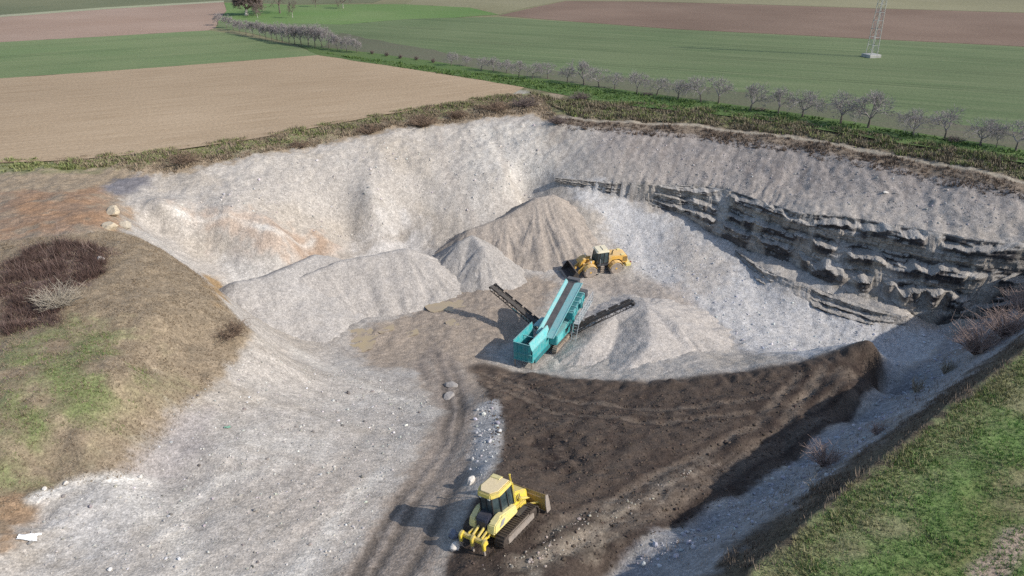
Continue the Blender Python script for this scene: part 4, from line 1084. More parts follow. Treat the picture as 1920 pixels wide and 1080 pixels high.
class MB:
    def __init__(self): self.bm = bmesh.new()
    def _bev(self, vs_, bev):
        if bev:
            es = list({e for v in vs_ for e in v.link_edges})
            bmesh.ops.bevel(self.bm, geom=es, offset=bev, segments=2, affect='EDGES', clamp_overlap=True)
    def box(self, c, s, bev=.02, rot=None):
        r = bmesh.ops.create_cube(self.bm, size=1)['verts']
        M = Matrix.Translation(c) @ (rot.to_4x4() if rot else Matrix.Identity(4)) @ Matrix.Diagonal((*s, 1))
        bmesh.ops.transform(self.bm, matrix=M, verts=r); self._bev(r, bev); return self
    def prism(self, prof, y0, y1, bev=.02, axis='y', inset=0.0):
        """profile in (x, z) extruded along y, or (y, z) along x, or (x, y) along z"""
        mk = {'y': lambda a, b, w: (a, w, b), 'x': lambda a, b, w: (w, a, b), 'z': lambda a, b, w: (a, b, w)}[axis]
        A = [self.bm.verts.new(mk(a, b, y0)) for a, b in prof]; B_ = [self.bm.verts.new(mk(a, b, y1)) for a, b in prof]
        n = len(prof)
        fs = [self.bm.faces.new(A), self.bm.faces.new(B_[::-1])]
        for i in range(n): fs.append(self.bm.faces.new((A[i], B_[i], B_[(i + 1) % n], A[(i + 1) % n])))
        bmesh.ops.recalc_face_normals(self.bm, faces=fs)
        self._bev(A + B_, bev); return self
    def hull(self, pts, bev=.02):
        v = [self.bm.verts.new(p) for p in pts]
        r = bmesh.ops.convex_hull(self.bm, input=v)
        self._bev([x for x in v if x.is_valid], bev); return self
    def cyl(self, a, b, r, n=16, r2=None, bev=0):
        a, b = Vector(a), Vector(b); d = b - a
        q = bmesh.ops.create_cone(self.bm, cap_ends=True, segments=n, radius1=r, radius2=r if r2 is None else r2, depth=d.length)['verts']
        bmesh.ops.transform(self.bm, matrix=Matrix.Translation((a + b) / 2) @ d.to_track_quat('Z', 'Y').to_matrix().to_4x4(), verts=q)
        if bev: self._bev(q, bev)
        return self
    def bar(self, a, b, w, h=None, bev=.0):
        a, b = Vector(a), Vector(b); d = b - a
        r = bmesh.ops.create_cube(self.bm, size=1)['verts']
        M = Matrix.Translation((a + b) / 2) @ d.to_track_quat('Z', 'Y').to_matrix().to_4x4() @ Matrix.Diagonal((w, h or w, d.length, 1))
        bmesh.ops.transform(self.bm, matrix=M, verts=r); self._bev(r, bev); return self
    def path(self, pts, r, n=8):
        for a, b in zip(pts[:-1], pts[1:]): self.cyl(a, b, r, n)
        return self
    def lathe(self, prof, c, axis='y', n=32):
        """rings of (radius, offset along the axis)"""
        rings = []
        for r, w in prof:
            ring = []
            for k in range(n):
                a = 2 * math.pi * k / n
                p = (r * math.cos(a), w, r * math.sin(a)) if axis == 'y' else (w, r * math.cos(a), r * math.sin(a))
                ring.append(self.bm.verts.new(Vector(c) + Vector(p)))
            rings.append(ring)
        fs = []
        for A, B_ in zip(rings[:-1], rings[1:]):
            for k in range(n): fs.append(self.bm.faces.new((A[k], A[(k + 1) % n], B_[(k + 1) % n], B_[k])))
        fs.append(self.bm.faces.new(rings[0][::-1])); fs.append(self.bm.faces.new(rings[-1]))
        bmesh.ops.recalc_face_normals(self.bm, faces=fs); return self
    def build(self, name, mat, parent=None, smooth=False):
        me = bpy.data.meshes.new(name)
        if smooth:
            for f in self.bm.faces: f.smooth = True
        self.bm.to_mesh(me); self.bm.free()
        me.materials.append(mat)
        if smooth: 
            try: me.set_sharp_from_angle(angle=R(35))
            except Exception: pass
        o = bpy.data.objects.new(name, me); COL.objects.link(o)
        if parent: o.parent = parent
        return o

def track_loop(L, r, zc, n=44):
    """points and directions round a stadium loop of centre distance L"""
    per = 2 * L + 2 * math.pi * r; out = []
    for k in range(n):
        s = per * k / n
        if s < L: p, a = (-L / 2 + s, zc + r), 0
        elif s < L + math.pi * r:
            w = (s - L) / r; p, a = (L / 2 + math.sin(w) * r, zc + math.cos(w) * r), w
        elif s < 2 * L + math.pi * r: p, a = (L / 2 - (s - L - math.pi * r), zc - r), math.pi
        else:
            w = (s - 2 * L - math.pi * r) / r; p, a = (-L / 2 - math.sin(w) * r, zc - math.cos(w) * r), math.pi + w
        out.append((p, a, per / n))
    return out

def crawler(parent, y, L, r, w, xc, mat_t, mat_f, n=44, sgn=1):
    m = MB()
    for (p, a, st) in track_loop(L, r, r + .06, n):
        rot = Matrix.Rotation(a, 3, 'Y')
        m.box((xc + p[0], y, p[1]), (st * .94, w, .05), .008, rot)
        up = rot @ Vector((0, 0, 1))
        m.box((xc + p[0] + up.x * .045, y, p[1] + up.z * .045), (.035, w, .06), 0, rot)
    tr = m.build('track', mat_t, parent)
    MB().box((xc, y, r + .02), (L + .2, w * .62, r * .9), .04).box((xc, y + sgn * w * .36, r + .0), (L - .1, w * .18, r * .95), .03).build('track_frame', mat_f, tr)
    for s, nm in ((-1, 'sprocket'), (1, 'idler_wheel')):
        MB().lathe([(r * .35, -w * .42), (r * .88, -w * .3), (r * .88, w * .3), (r * .35, w * .42)], (xc + s * L / 2, y, r + .06), n=20).build(nm, mat_t, tr)
    m = MB()
    k = int(L / .42)
    for i in range(k):
        m.cyl((xc - L / 2 + .35 + i * (L - .6) / max(1, k - 1), y - w * .4, .16), (xc - L / 2 + .35 + i * (L - .6) / max(1, k - 1), y + w * .4, .16), .11, 12)
    m.build('roller_set', mat_t, tr)
    return tr

def place(root, x, y, z, head, nrm=(0, 0, 1)):
    X = Vector(head).normalized(); N = Vector(nrm).normalized()
    X = (X - N * X.dot(N)).normalized(); Y = N.cross(X)
    root.matrix_world = Matrix.Translation((x, y, z)) @ Matrix((X, Y, N)).transposed().to_4x4()
    root.location = (x, y, z)
    root.rotation_euler = Matrix((X, Y, N)).transposed().to_euler()

def seat_on(x, y, head, lx, ly, sink=.06):
    """mean height and normal of the ground under a machine"""
    h = Vector((head[0], head[1], 0)).normalized(); l = Vector((-h.y, h.x, 0))
    P = [Vector((x, y, 0)) + h * a + l * b for a in np.linspace(-lx, lx, 7) for b in np.linspace(-ly, ly, 5)]
    zz_ = tz(np.array([p.x for p in P]), np.array([p.y for p in P]))
    A = np.array([[p.x, p.y, 1] for p in P]); c, *_ = np.linalg.lstsq(A, zz_, rcond=None)
    return c[0] * x + c[1] * y + c[2] - sink, (-c[0], -c[1], 1)
# ------------------------------------------------------------------ bulldozer (x forward, y left)
dz = empty('bulldozer')
tag(dz, 'yellow crawler bulldozer with rear ripper on the dark brown spoil in the foreground', 'bulldozer')
for y, s in ((-1.12, -1), (1.12, 1)):
    crawler(dz, y, 2.55, .40, .62, 0.0, P_trk, P_worn, 46, s)
MB().box((.1, 0, .72), (3.0, 1.30, .62), .05).build('chassis', P_yel, dz)
# engine hood sloping to the front
hood = MB().prism([(.45, .95), (.45, 1.92), (.95, 1.88), (1.75, 1.52), (1.95, 1.36), (1.95, .80), (1.2, .80)], -.50, .50, .05).build('engine_hood', P_yel, dz)
MB().box((1.97, 0, 1.08), (.05, .80, .46), .01).build('grille', P_blk, hood)
for y in (-.51, .51):
    m = MB()
    for k in range(5): m.box((.70 + k * .13, y, 1.42), (.06, .02, .36), .004)
    m.build('side_vent', P_blk, hood)
MB().cyl((1.05, .22, 1.75), (1.05, .22, 2.25), .07, 14).cyl((1.05, .22, 2.22), (.93, .22, 2.52), .055, 12).build('exhaust_pipe', P_worn, hood)
MB().cyl((.75, -.2, 1.85), (.75, -.2, 2.16), .11, 14).cyl((.75, -.2, 2.16), (.75, -.2, 2.25), .14, 14, .10).build('air_intake', P_blk, hood)
# fenders
for s in (-1, 1):
    f = MB().hull([(-1.75, s * .38, .98), (-1.75, s * .92, .98), (-1.62, s * .40, 1.50), (-1.55, s * .90, 1.48), (-.95, s * .52, 1.78), (-.90, s * .94, 1.76), (.35, s * .62, 1.58), (.35, s * .94, 1.54), (.45, s * .94, 1.02), (.45, s * .55, 1.0)], .05).build('fender', P_cream, dz)
    MB().prism([(-1.25, 1.18), (-.92, 1.18), (-.70, 1.50), (-1.0, 1.50)], s * .925, s * .955, .004).build('decal', P_decal, f)
    MB().box((.62, s * 1.0, .98), (.9, .32, .05), .01).build('step_plate', P_blk, f)
MB().prism([(-1.72, .85), (-1.66, 1.62), (-1.45, 1.80), (-.85, 1.80), (-.85, .85)], -.37, .37, .05).build('fuel_tank', P_grille, dz)
# cab
cab = MB().box((-.28, 0, 1.28), (1.50, 1.24, .5), .03).build('cab', P_blk, dz)
lo = [(.52, -.66, 1.52), (.52, .66, 1.52), (-.62, .70, 1.52), (-1.02, .42, 1.52), (-1.02, -.42, 1.52), (-.62, -.70, 1.52)]
hi = [(.46, -.64, 2.74), (.46, .64, 2.74), (-.60, .68, 2.74), (-.98, .42, 2.74), (-.98, -.42, 2.74), (-.60, -.68, 2.74)]
MB().hull(lo + hi, .01).build('window', P_glass, cab)
for a, b in zip(lo, hi):
    o_ = 1.02; MB().bar((a[0] * o_, a[1] * o_, a[2]), (b[0] * o_, b[1] * o_, b[2]), .075, .075, .01).build('pillar', P_blk, cab)
m = MB()
for k in range(6):
    a, b = lo[k], lo[(k + 1) % 6]
    m.bar((a[0] * 1.02, a[1] * 1.02, 1.55), (b[0] * 1.02, b[1] * 1.02, 1.55), .07, .06)
m.bar((.0, -.70, 1.55), (-.03, -.70, 2.72), .05, .04).bar((.0, .70, 1.55), (-.03, .70, 2.72), .05, .04)
m.bar((-1.03, 0, 1.55), (-1.0, 0, 2.72), .04, .03)
m.build('window_frame', P_blk, cab)
rf = MB().hull([(.62, -.72, 2.74), (.62, .72, 2.74), (-.66, .78, 2.74), (-1.14, .46, 2.74), (-1.14, -.46, 2.74), (-.66, -.78, 2.74),
                (.56, -.64, 2.96), (.56, .64, 2.96), (-.60, .68, 2.98), (-1.02, .38, 2.95), (-1.02, -.38, 2.95), (-.60, -.68, 2.98)], .04).build('roof', P_yel, cab)
MB().prism([(.50, -.56), (.50, .56), (-.56, .60), (-.94, .32), (-.94, -.32), (-.56, -.60)], 2.965, 3.015, .02, 'z').build('roof_panel', P_pale, rf)
MB().box((.40, .25, 3.0), (.36, .7, .10), .04).build('roof_box', P_cream, rf)
for y in (-.5, .5):
    MB().box((-1.06, y * .6, 2.70), (.08, .16, .11), .015).build('work_light', P_lamp, rf)
    MB().bar((.55, y * 1.42, 1.55), (.56, y * 1.40, 2.85), .10, .12, .015).build('roll_bar', P_yel, cab)
# blade and push frame
prof = [(2.28, .06), (2.16, .30), (2.12, .62), (2.16, .92), (2.26, 1.14), (2.20, 1.18), (2.08, .96), (2.03, .62), (2.08, .28), (2.18, .02)]
bl = MB().prism(prof, -1.62, 1.62, .01).build('blade', P_blade, dz)
for s in (-1, 1):
    MB().prism([(2.05, .02), (2.44, .02), (2.42, .62), (2.34, 1.14), (2.10, 1.18), (2.02, .62)], s * 1.62, s * 1.68, .01).build('end_plate', P_worn, bl)
MB().box((2.27, 0, .10), (.06, 3.2, .20), .01).build('cutting_edge', P_worn, bl)
MB().box((2.06, 0, .58), (.10, 3.0, .14), .02).box((2.10, 0, .30), (.09, 3.0, .10), .02).box((2.09, 0, .96), (.08, 3.0, .10), .02).build('rib', P_blade, bl)
fr = MB()
for s in (-1, 1):
    fr.bar((.2, s * .60, .50), (1.45, s * .52, .50), .16, .20, .02).bar((1.45, s * .52, .50), (2.0, s * .12, .55), .16, .20, .02)
fr.box((2.0, 0, .56), (.22, .5, .34), .03)
fr.build('push_frame', P_yel, dz)
for s in (-1, 1):
    MB().cyl((1.15, s * .64, 1.32), (1.75, s * .60, .95), .075, 12).cyl((1.75, s * .60, .95), (2.05, s * .56, .72), .04, 10).box((1.15, s * .60, 1.30), (.22, .18, .22), .03).build('lift_cylinder', P_yel, dz)
    MB().cyl((1.55, s * .60, .62), (2.05, s * 1.15, .62), .06, 10).build('angle_cylinder', P_yel, dz)
MB().bar((1.6, .0, 1.0), (2.06, .32, 1.02), .12, .14, .02).bar((1.9, 0, .6), (2.04, -.2, 1.05), .14, .14, .02).build('tilt_link', P_blade, dz)
MB().path([(.62, -.98, 1.2), (.62, -.98, 1.95), (.62, -.75, 1.95)], .018, 6).build('handrail', P_yel, dz)
MB().bar((1.98, .62, .9), (1.96, .66, 1.95), .07, .09, .01).box((1.96, .66, 1.98), (.12, .12, .1), .02).build('mast', P_yel, dz)
# ripper
rp = MB().box((-2.36, 0, .92), (.26, 1.75, .24), .04)
for s in (-1, 1):
    rp.bar((-1.5, s * .34, .62), (-2.34, s * .46, .88), .12, .16, .02).bar((-1.5, s * .36, 1.08), (-2.30, s * .46, 1.04), .11, .11, .02)
    rp.cyl((-1.62, s * .18, 1.22), (-2.26, s * .18, 1.02), .075, 12)
rp = rp.build('ripper', P_yel, dz)
for y in (-.80, 0, .80):
    MB().prism([(-2.30, 1.16), (-2.52, 1.16), (-2.66, 1.04), (-2.66, .60), (-2.50, .60), (-2.46, .86), (-2.30, .90)], y - .085, y + .085, .025).build('shank_holder', P_yel, rp)
    MB().prism([(-2.64, .66), (-2.54, .66), (-2.52, .26), (-2.44, .04), (-2.54, .08), (-2.64, .30)], y - .035, y + .035, .008).build('shank', P_worn, rp)
hx, hy = .59, .81
cx_, cy_ = -.50, 30.35
zc_, nrm_ = seat_on(cx_, cy_, (hx, hy), 1.4, 1.2, .04)
place(dz, cx_, cy_, zc_, (hx, hy, 0), nrm_)
dz.scale = (.95, .95, .95)

# ------------------------------------------------------------------ wheel loader (x forward, y left)
wl = empty('wheel_loader')
tag(wl, 'amber yellow wheel loader with cream cab roof at the foot of the tan gravel heap', 'wheel loader')
def wheel(x, y, s):
    w = MB().lathe([(.42, -.24), (.70, -.27), (.80, -.20), (.825, 0), (.80, .20), (.70, .27), (.42, .24)], (x, y, .82), n=36)
    for k in range(22):
        a = 2 * math.pi * k / 22
        for q in (-1, 1):
            w.box((x + math.cos(a + q * .05) * .825, y + q * .13, .82 + math.sin(a + q * .05) * .825), (.05, .24, .09), .0, Matrix.Rotation(-a, 3, 'Y') @ Matrix.Rotation(q * .35, 3, 'X'))
    ro = empty('wheel'); ro.parent = wl
    w.build('tyre', P_tyre, ro)
    MB().lathe([(.10, s * .10), (.36, s * .14), (.38, s * .235), (.31, s * .235), (.34, s * .17), (.16, s * .17), (.13, s * .26), (.05, s * .26)][::1], (x, y, .82), n=24).build('rim', P_ora, ro)
for x in (1.70, -1.70):
    for s in (-1, 1): wheel(x, s * 1.05, s)
# rear frame and hood
MB().box((-1.3, 0, .95), (3.6, .95, .55), .04).box((-1.7, 0, .82), (.34, 1.7, .30), .03).build('rear_frame', P_blk, wl)
hd = MB().prism([(-.72, 1.20), (-.72, 2.28), (-1.5, 2.34), (-2.9, 2.22), (-3.32, 2.02), (-3.36, 1.15), (-2.7, 1.15), (-2.5, 1.55), (-2.1, 1.78), (-1.3, 1.78), (-.95, 1.4)], -.78, .78, .06).build('engine_hood', P_ora, wl)
for s in (-1, 1):
    m = MB()
    for k in range(7): m.box((-2.95 + k * .0, s * .79, 1.42 + k * .10), (.62, .02, .045), .004)
    m.build('side_vent', P_blk, hd)
    MB().box((-2.62, s * .60, 2.30), (.45, .30, .10), .02).build('hood_panel', P_cream, hd)
MB().box((-3.36, 0, 1.62), (.05, 1.1, .66), .01).build('rear_grille', P_blk, hd)
MB().prism([(-3.05, .72), (-3.05, 1.14), (-3.75, 1.14), (-3.82, 1.02), (-3.72, .72)], -1.10, 1.10, .05).build('counterweight', P_cream, wl)
for s in (-1, 1): MB().box((-3.80, s * .85, 1.2), (.08, .22, .14), .02).build('tail_light', P_red, wl)
MB().cyl((-1.35, .30, 2.28), (-1.35, .30, 2.72), .075, 12).cyl((-1.35, .30, 2.7), (-1.47, .30, 2.95), .06, 12).build('exhaust_pipe', P_blk, hd)
MB().cyl((-1.0, -.35, 2.28), (-1.0, -.35, 2.5), .12, 12).cyl((-1.0, -.35, 2.5), (-1.0, -.35, 2.62), .16, 12, .12).build('air_intake', P_blk, hd)
for s in (-1, 1):
    f = MB()
    for k in range(7):
        a0, a1_ = R(10 + k * 22), R(10 + (k + 1) * 22)
        f.hull([(-1.70 + math.cos(a) * r_, s * y_, .82 + math.sin(a) * r_) for a in (a0, a1_) for r_ in (.90, .94) for y_ in (.76, 1.34)], 0)
    f.build('rear_fender', P_ora, wl)
    f = MB()
    for k in range(6):
        a0, a1_ = R(20 + k * 22), R(20 + (k + 1) * 22)
        f.hull([(1.70 + math.cos(a) * r_, s * y_, .82 + math.sin(a) * r_) for a in (a0, a1_) for r_ in (.90, .94) for y_ in (.74, 1.34)], 0)
    f.build('front_fender', P_ora, wl)
    lad = MB()
    for k in range(4): lad.box((.15, s * 1.12, .50 + k * .27), (.42, .26, .04), .008)
    lad.bar((-.06, s * 1.22, .42), (-.06, s * 1.16, 1.4), .04).bar((.36, s * 1.22, .42), (.36, s * 1.16, 1.4), .04)
    lad.build('ladder', P_frame, wl)
    MB().path([(.48, s * 1.05, 1.4), (.52, s * 1.12, 2.2), (.50, s * .92, 2.3)], .02, 6).build('handrail', P_rail, wl)
    MB().path([(-.72, s * .95, 1.5), (-.72, s * 1.0, 2.3), (-.72, s * .8, 2.4)], .02, 6).build('handrail', P_rail, wl)
# cab
cb = MB().box((-.02, 0, 1.36), (1.45, 1.60, .42), .04).build('cab', P_dgrey, wl)
lo = [(.82, -.62, 1.55), (.82, .62, 1.55), (.50, .80, 1.55), (-.70, .80, 1.55), (-.70, -.80, 1.55), (.50, -.80, 1.55)]
hi = [(.66, -.60, 3.02), (.66, .60, 3.02), (.42, .74, 3.02), (-.66, .74, 3.02), (-.66, -.74, 3.02), (.42, -.74, 3.02)]
MB().hull(lo + hi, .01).build('window', P_glass, cb)
for a, b in zip(lo, hi): MB().bar((a[0] * 1.01, a[1] * 1.01, a[2]), (b[0] * 1.01, b[1] * 1.01, b[2]), .075, .075, .01).build('pillar', P_blk, cb)
m = MB()
for k in range(6):
    a, b = lo[k], lo[(k + 1) % 6]
    m.bar((a[0] * 1.015, a[1] * 1.015, 1.58), (b[0] * 1.015, b[1] * 1.015, 1.58), .06, .07)
m.bar((-.12, .81, 1.6), (-.12, .76, 3.0), .05).bar((-.12, -.81, 1.6), (-.12, -.76, 3.0), .05)
m.build('window_frame', P_blk, cb)
rf = MB().hull([(.86, -.78, 3.02), (.86, .78, 3.02), (-.80, .82, 3.02), (-.80, -.82, 3.02), (.74, -.68, 3.22), (.74, .68, 3.22), (-.70, .72, 3.24), (-.70, -.72, 3.24)], .05).build('roof', P_white, cb)
MB().box((-.30, 0, 3.26), (.6, .9, .10), .03).build('roof_box', P_white, rf)
for s in (-1, 1): MB().box((.84, s * .55, 3.10), (.07, .2, .11), .015).build('work_light', P_lamp, rf)
# front frame, arms, bucket
MB().prism([(.55, .70), (.60, 1.15), (1.05, 1.75), (1.55, 1.80), (1.75, 1.30), (2.15, .95), (2.10, .60), (.8, .55)], -.42, .42, .04).box((1.7, 0, .82), (.34, 1.7, .30), .03).build('front_frame', P_ora, wl)
for s in (-1, 1):
    MB().prism([(1.05, 1.98), (1.45, 1.98), (2.2, 1.72), (3.05, .92), (3.30, .46), (3.18, .26), (2.98, .36), (2.55, .88), (1.95, 1.42), (1.10, 1.66)], s * .50, s * .66, .02).build('boom_arm', P_ora, wl)
    MB().cyl((1.0, s * .36, 1.1), (1.85, s * .44, 1.25), .085, 12).cyl((1.85, s * .44, 1.25), (2.35, s * .46, 1.2), .045, 10).build('lift_cylinder', P_blk, wl)
    MB().bar((1.55, s * .72, 1.7), (1.60, s * .95, 2.06), .05).box((1.66, s * .95, 2.10), (.12, .24, .18), .02).build('headlight', P_lamp, wl)
MB().box((2.25, 0, 1.42), (.30, 1.05, .34), .03).prism([(1.95, 2.06), (2.30, 2.10), (2.62, 1.72), (2.78, 1.02), (2.60, .92), (2.36, 1.40), (2.0, 1.75)], -.20, .20, .03).build('bell_crank', P_ora, wl)
MB().cyl((1.15, 0, 1.75), (1.75, 0, 1.98), .10, 12).cyl((1.75, 0, 1.98), (2.1, 0, 2.0), .05, 10).build('tilt_cylinder', P_ora, wl)
prof = [(4.55, .02), (4.52, .07), (3.65, .10), (3.42, .24), (3.34, .55), (3.44, .95), (3.72, 1.22), (3.66, 1.28), (3.36, 1.02), (3.26, .55), (3.34, .18), (3.60, .02)]
bk = MB().prism(prof, -1.40, 1.40, .01)
for s in (-1, 1): bk.prism([(4.52, .04), (4.30, .42), (3.74, 1.26), (3.36, 1.0), (3.27, .55), (3.38, .16), (3.62, .03)], s * 1.36, s * 1.41, .005)
bk = bk.build('bucket', P_bucket, wl)
MB().box((4.48, 0, .05), (.30, 2.84, .05), .01).build('cutting_edge', P_worn, bk)
MB().box((3.22, .58, .45), (.2, .12, .5), .02).box((3.22, -.58, .45), (.2, .12, .5), .02).box((3.2, 0, .95), (.25, .12, .3), .02).build('bracket', P_ora, bk)
cx_, cy_ = 10.15, 79.35
zc_, nrm_ = seat_on(cx_, cy_, (-.945, -.327), 2.2, 1.2, .05)
place(wl, cx_, cy_, zc_, (-.945, -.327, 0), nrm_)
wl.scale = (.95, .95, .95)
# ------------------------------------------------------------------ mobile screener (x from the hopper towards the belt head, y left)
ms = empty('screening_machine')
tag(ms, 'teal mobile screening machine with two black side conveyors in the pit', 'screening machine')
OX, OY = 1.0, 58.5
HD = Vector((.46, .888, 0)).normalized()
gz0 = float(tz(np.array([OX + HD.x * 4.5]), np.array([OY + HD.y * 4.5]))[0])
place(ms, OX, OY, gz0 - .03, HD)
bpy.context.view_layer.update()
MI = ms.matrix_world.inverted()
loc = lambda p: MI @ Vector(p)
for y, s in ((.85, 1), (-1.55, -1)):
    crawler(ms, y, 2.7, .36, .46, 5.3, P_frame, P_frame, 44, s)
ch = MB()
for y in (.35, -1.05): ch.bar((.3, y, .95), (9.3, y, 1.05), .16, .30, .01)
for x in (.4, 2.2, 4.0, 6.6, 8.8): ch.bar((x, .35, .98), (x, -1.05, .98), .14, .2)
ch.box((5.3, -.35, .72), (1.6, 2.2, .3), .03)
ch.build('chassis', P_tealD, ms)
# hopper
def panel(m, quad, th):
    q = [Vector(p) for p in quad]; n = (q[1] - q[0]).cross(q[3] - q[0]).normalized() * th
    m.hull([*q, *[p + n for p in q]], 0)
hp = empty('hopper'); hp.parent = ms
m = MB(); panel(m, [(0, -.92, 1.0), (4.0, -.92, 1.0), (4.0, -.92, 2.08), (0, -.92, 2.08)], .06)
for k in range(6): m.bar((.1 + k * .76, -.95, 1.02), (.1 + k * .76, -.95, 2.05), .07, .05)
m.box((2.0, -.95, 2.10), (4.1, .14, .10), .015).box((2.0, -.95, 1.0), (4.1, .12, .10), .015).build('side_panel', P_teal, hp)
m = MB(); panel(m, [(0, .88, 1.0), (0, .88, 2.08), (4.0, .88, 2.08), (4.0, .88, 1.0)], .06)
m.box((2.0, .91, 2.10), (4.1, .14, .10), .015).build('side_panel', P_teal, hp)
m = MB(); panel(m, [(0, -.86, 2.16), (3.9, -.86, 2.16), (3.9, -.60, 2.86), (0, -.60, 2.86)], .05)
m.bar((0, -.60, 2.87), (3.9, -.60, 2.87), .09, .07).bar((0, -.90, 2.17), (3.9, -.90, 2.17), .08, .06)
m.build('extension_wing', P_tealL, hp)
m = MB(); panel(m, [(0, .86, 2.16), (0, .98, 2.80), (3.9, .98, 2.80), (3.9, .86, 2.16)], .05)
m.bar((0, 1.0, 2.82), (3.9, 1.0, 2.82), .09, .07).build('extension_wing', P_teal, hp)
m = MB(); m.prism([(-.92, 1.0), (.92, 1.0), (.98, 2.72), (-.72, 2.72)], -.03, .03, .01, 'x')
for y in (-.6, -.2, .2, .6): m.bar((-.05, y, 1.05), (-.05, y, 2.66), .05, .07)
m.bar((-.06, -.9, 1.72), (-.06, .93, 1.72), .08, .08).bar((-.05, -.76, 2.72), (-.05, .98, 2.72), .10, .08).bar((-.05, -.92, 1.02), (-.05, .92, 1.02), .10, .10)
m.build('front_panel', P_teal, hp)
m = MB(); panel(m, [(.1, -.86, 1.2), (3.8, -.86, 1.2), (3.8, .86, 1.2), (.1, .86, 1.2)], .05); m.build('belt', P_belt, hp)
m = MB()
for y in (-.35, .1, .5):
    m.bar((.05, y, 2.0), (.3, y, 1.6), .03)
m.bar((.15, -.8, 2.35), (.15, .9, 2.35), .06).bar((1.9, -.8, 2.45), (1.9, .9, 2.45), .07).build('grid_bar', P_tealL, hp)
for y in (-.84, .84): MB().bar((.08, y, 1.0), (.08, y, -.15), .09, .09, .01).box((.08, y, -.08), (.34, .34, .05), .01).build('leg', P_frame, ms)
# lettering on the wing
def lettering(body, size, M, mat, parent, name='lettering'):
    cu = bpy.data.curves.new(name, 'FONT'); cu.body = body; cu.size = size; cu.extrude = .006; cu.align_x = 'CENTER'; cu.align_y = 'CENTER'
    tmp = bpy.data.objects.new(name, cu); COL.objects.link(tmp)
    dg = bpy.context.evaluated_depsgraph_get(); me = bpy.data.meshes.new_from_object(tmp.evaluated_get(dg))
    bpy.data.objects.remove(tmp); me.materials.clear(); me.materials.append(mat)
    o = bpy.data.objects.new(name, me); COL.objects.link(o); o.parent = parent; o.matrix_local = M
    return o
zx = Vector((1, 0, 0)); zy = Vector((0, .26, .70)).normalized(); zn = zx.cross(zy)
lettering('POWERSCREEN', .52, Matrix.Translation((1.95, -.745, 2.51)) @ Matrix((zx, zy, zn)).transposed().to_4x4(), P_dirtw, hp)
# main conveyor
mc = empty('main_conveyor'); mc.parent = ms
a, b = Vector((3.0, -.55, 2.10)), Vector((9.75, -.55, 4.95))
D = (b - a).normalized(); Nn = D.cross(Vector((0, 1, 0))).normalized()
if Nn.z < 0: Nn = -Nn
MB().bar(a, b, .66, .07).cyl(b + Vector((0, -.42, -.08)), b + Vector((0, .42, -.08)), .17, 16).build('belt', P_belt, mc).rotation_euler = (0, 0, 0)
for s, wid_ in ((1, .28), (-1, .78)):
    m = MB(); y = -.55 + s * .34; y2 = y + s * wid_; up_ = .22 if s > 0 else .10
    q = [a + Vector((0, y - a.y, 0)) + Nn * .02, b + Vector((0, y - b.y, 0)) + Nn * .02, b + Vector((0, y2 - b.y, 0)) + Nn * up_, a + Vector((0, y2 - a.y, 0)) + Nn * up_]
    m.hull(q + [p - Nn * .05 for p in q], 0)
    m.bar(a + Vector((0, y2 - a.y, 0)) + Nn * up_, b + Vector((0, y2 - b.y, 0)) + Nn * up_, .07, .07)
    m.build('side_skirt', P_tealL, mc)
    m = MB(); y3 = -.55 + s * .46
    m.bar(a + Vector((0, y3 - a.y, 0)) - Nn * .22, b + Vector((0, y3 - b.y, 0)) - Nn * .22, .10, .34)
    m.build('side_beam', P_teal, mc)
m = MB()
for k in range(9):
    p = a.lerp(b, (k + .5) / 9) - Nn * .10
    m.cyl(p + Vector((0, -.44, 0)), p + Vector((0, .44, 0)), .05, 8)
m.build('idler_roller', P_blk, mc)
m = MB().box(b + Vector((.28, .0, -.05)), (.65, 1.25, .62), .04); m.build('head_guard', P_dgrey, mc)
for y in (.0, -1.1): MB().bar((7.0, y, 1.1), (7.9, y, 3.75), .11, .11, .01).bar((8.9, y, 1.1), (8.6, y, 4.0), .11, .11, .01).build('strut', P_teal, mc)
# power unit on the right, small hood on the left
pu = MB().box((4.55, -1.35, 1.62), (1.9, .80, 1.05), .05).hull([(5.5, -.98, 1.1), (5.5, -1.75, 1.1), (6.9, -.98, 1.1), (6.9, -1.75, 1.1), (5.5, -.98, 2.1), (5.5, -1.7, 2.05), (6.9, -.98, 2.6), (6.9, -1.7, 2.5)], .05).build('power_unit', P_teal, ms)
MB().box((4.4, -1.765, 1.65), (1.2, .03, .7), .005).build('side_door', P_tealL, pu)
m = MB()
for k in range(6): m.box((5.7 + k * .13, -1.745, 1.62), (.05, .03, .5), .004)
m.build('side_vent', P_blk, pu)
MB().cyl((4.9, -1.3, 2.1), (4.9, -1.3, 2.65), .06, 10).build('exhaust_pipe', P_blk, pu)
hdome = MB()
for k in range(6):
    a0, a1_ = R(k * 30), R(k * 30 + 30)
    hdome.hull([(4.9 + x_, 1.05 + math.cos(w) * r_, 1.45 + math.sin(w) * r_ * .9) for w in (a0, a1_) for r_ in (.50, .55) for x_ in (0, 1.9)], 0)
hdome.build('chute_hood', P_tealL, ms)
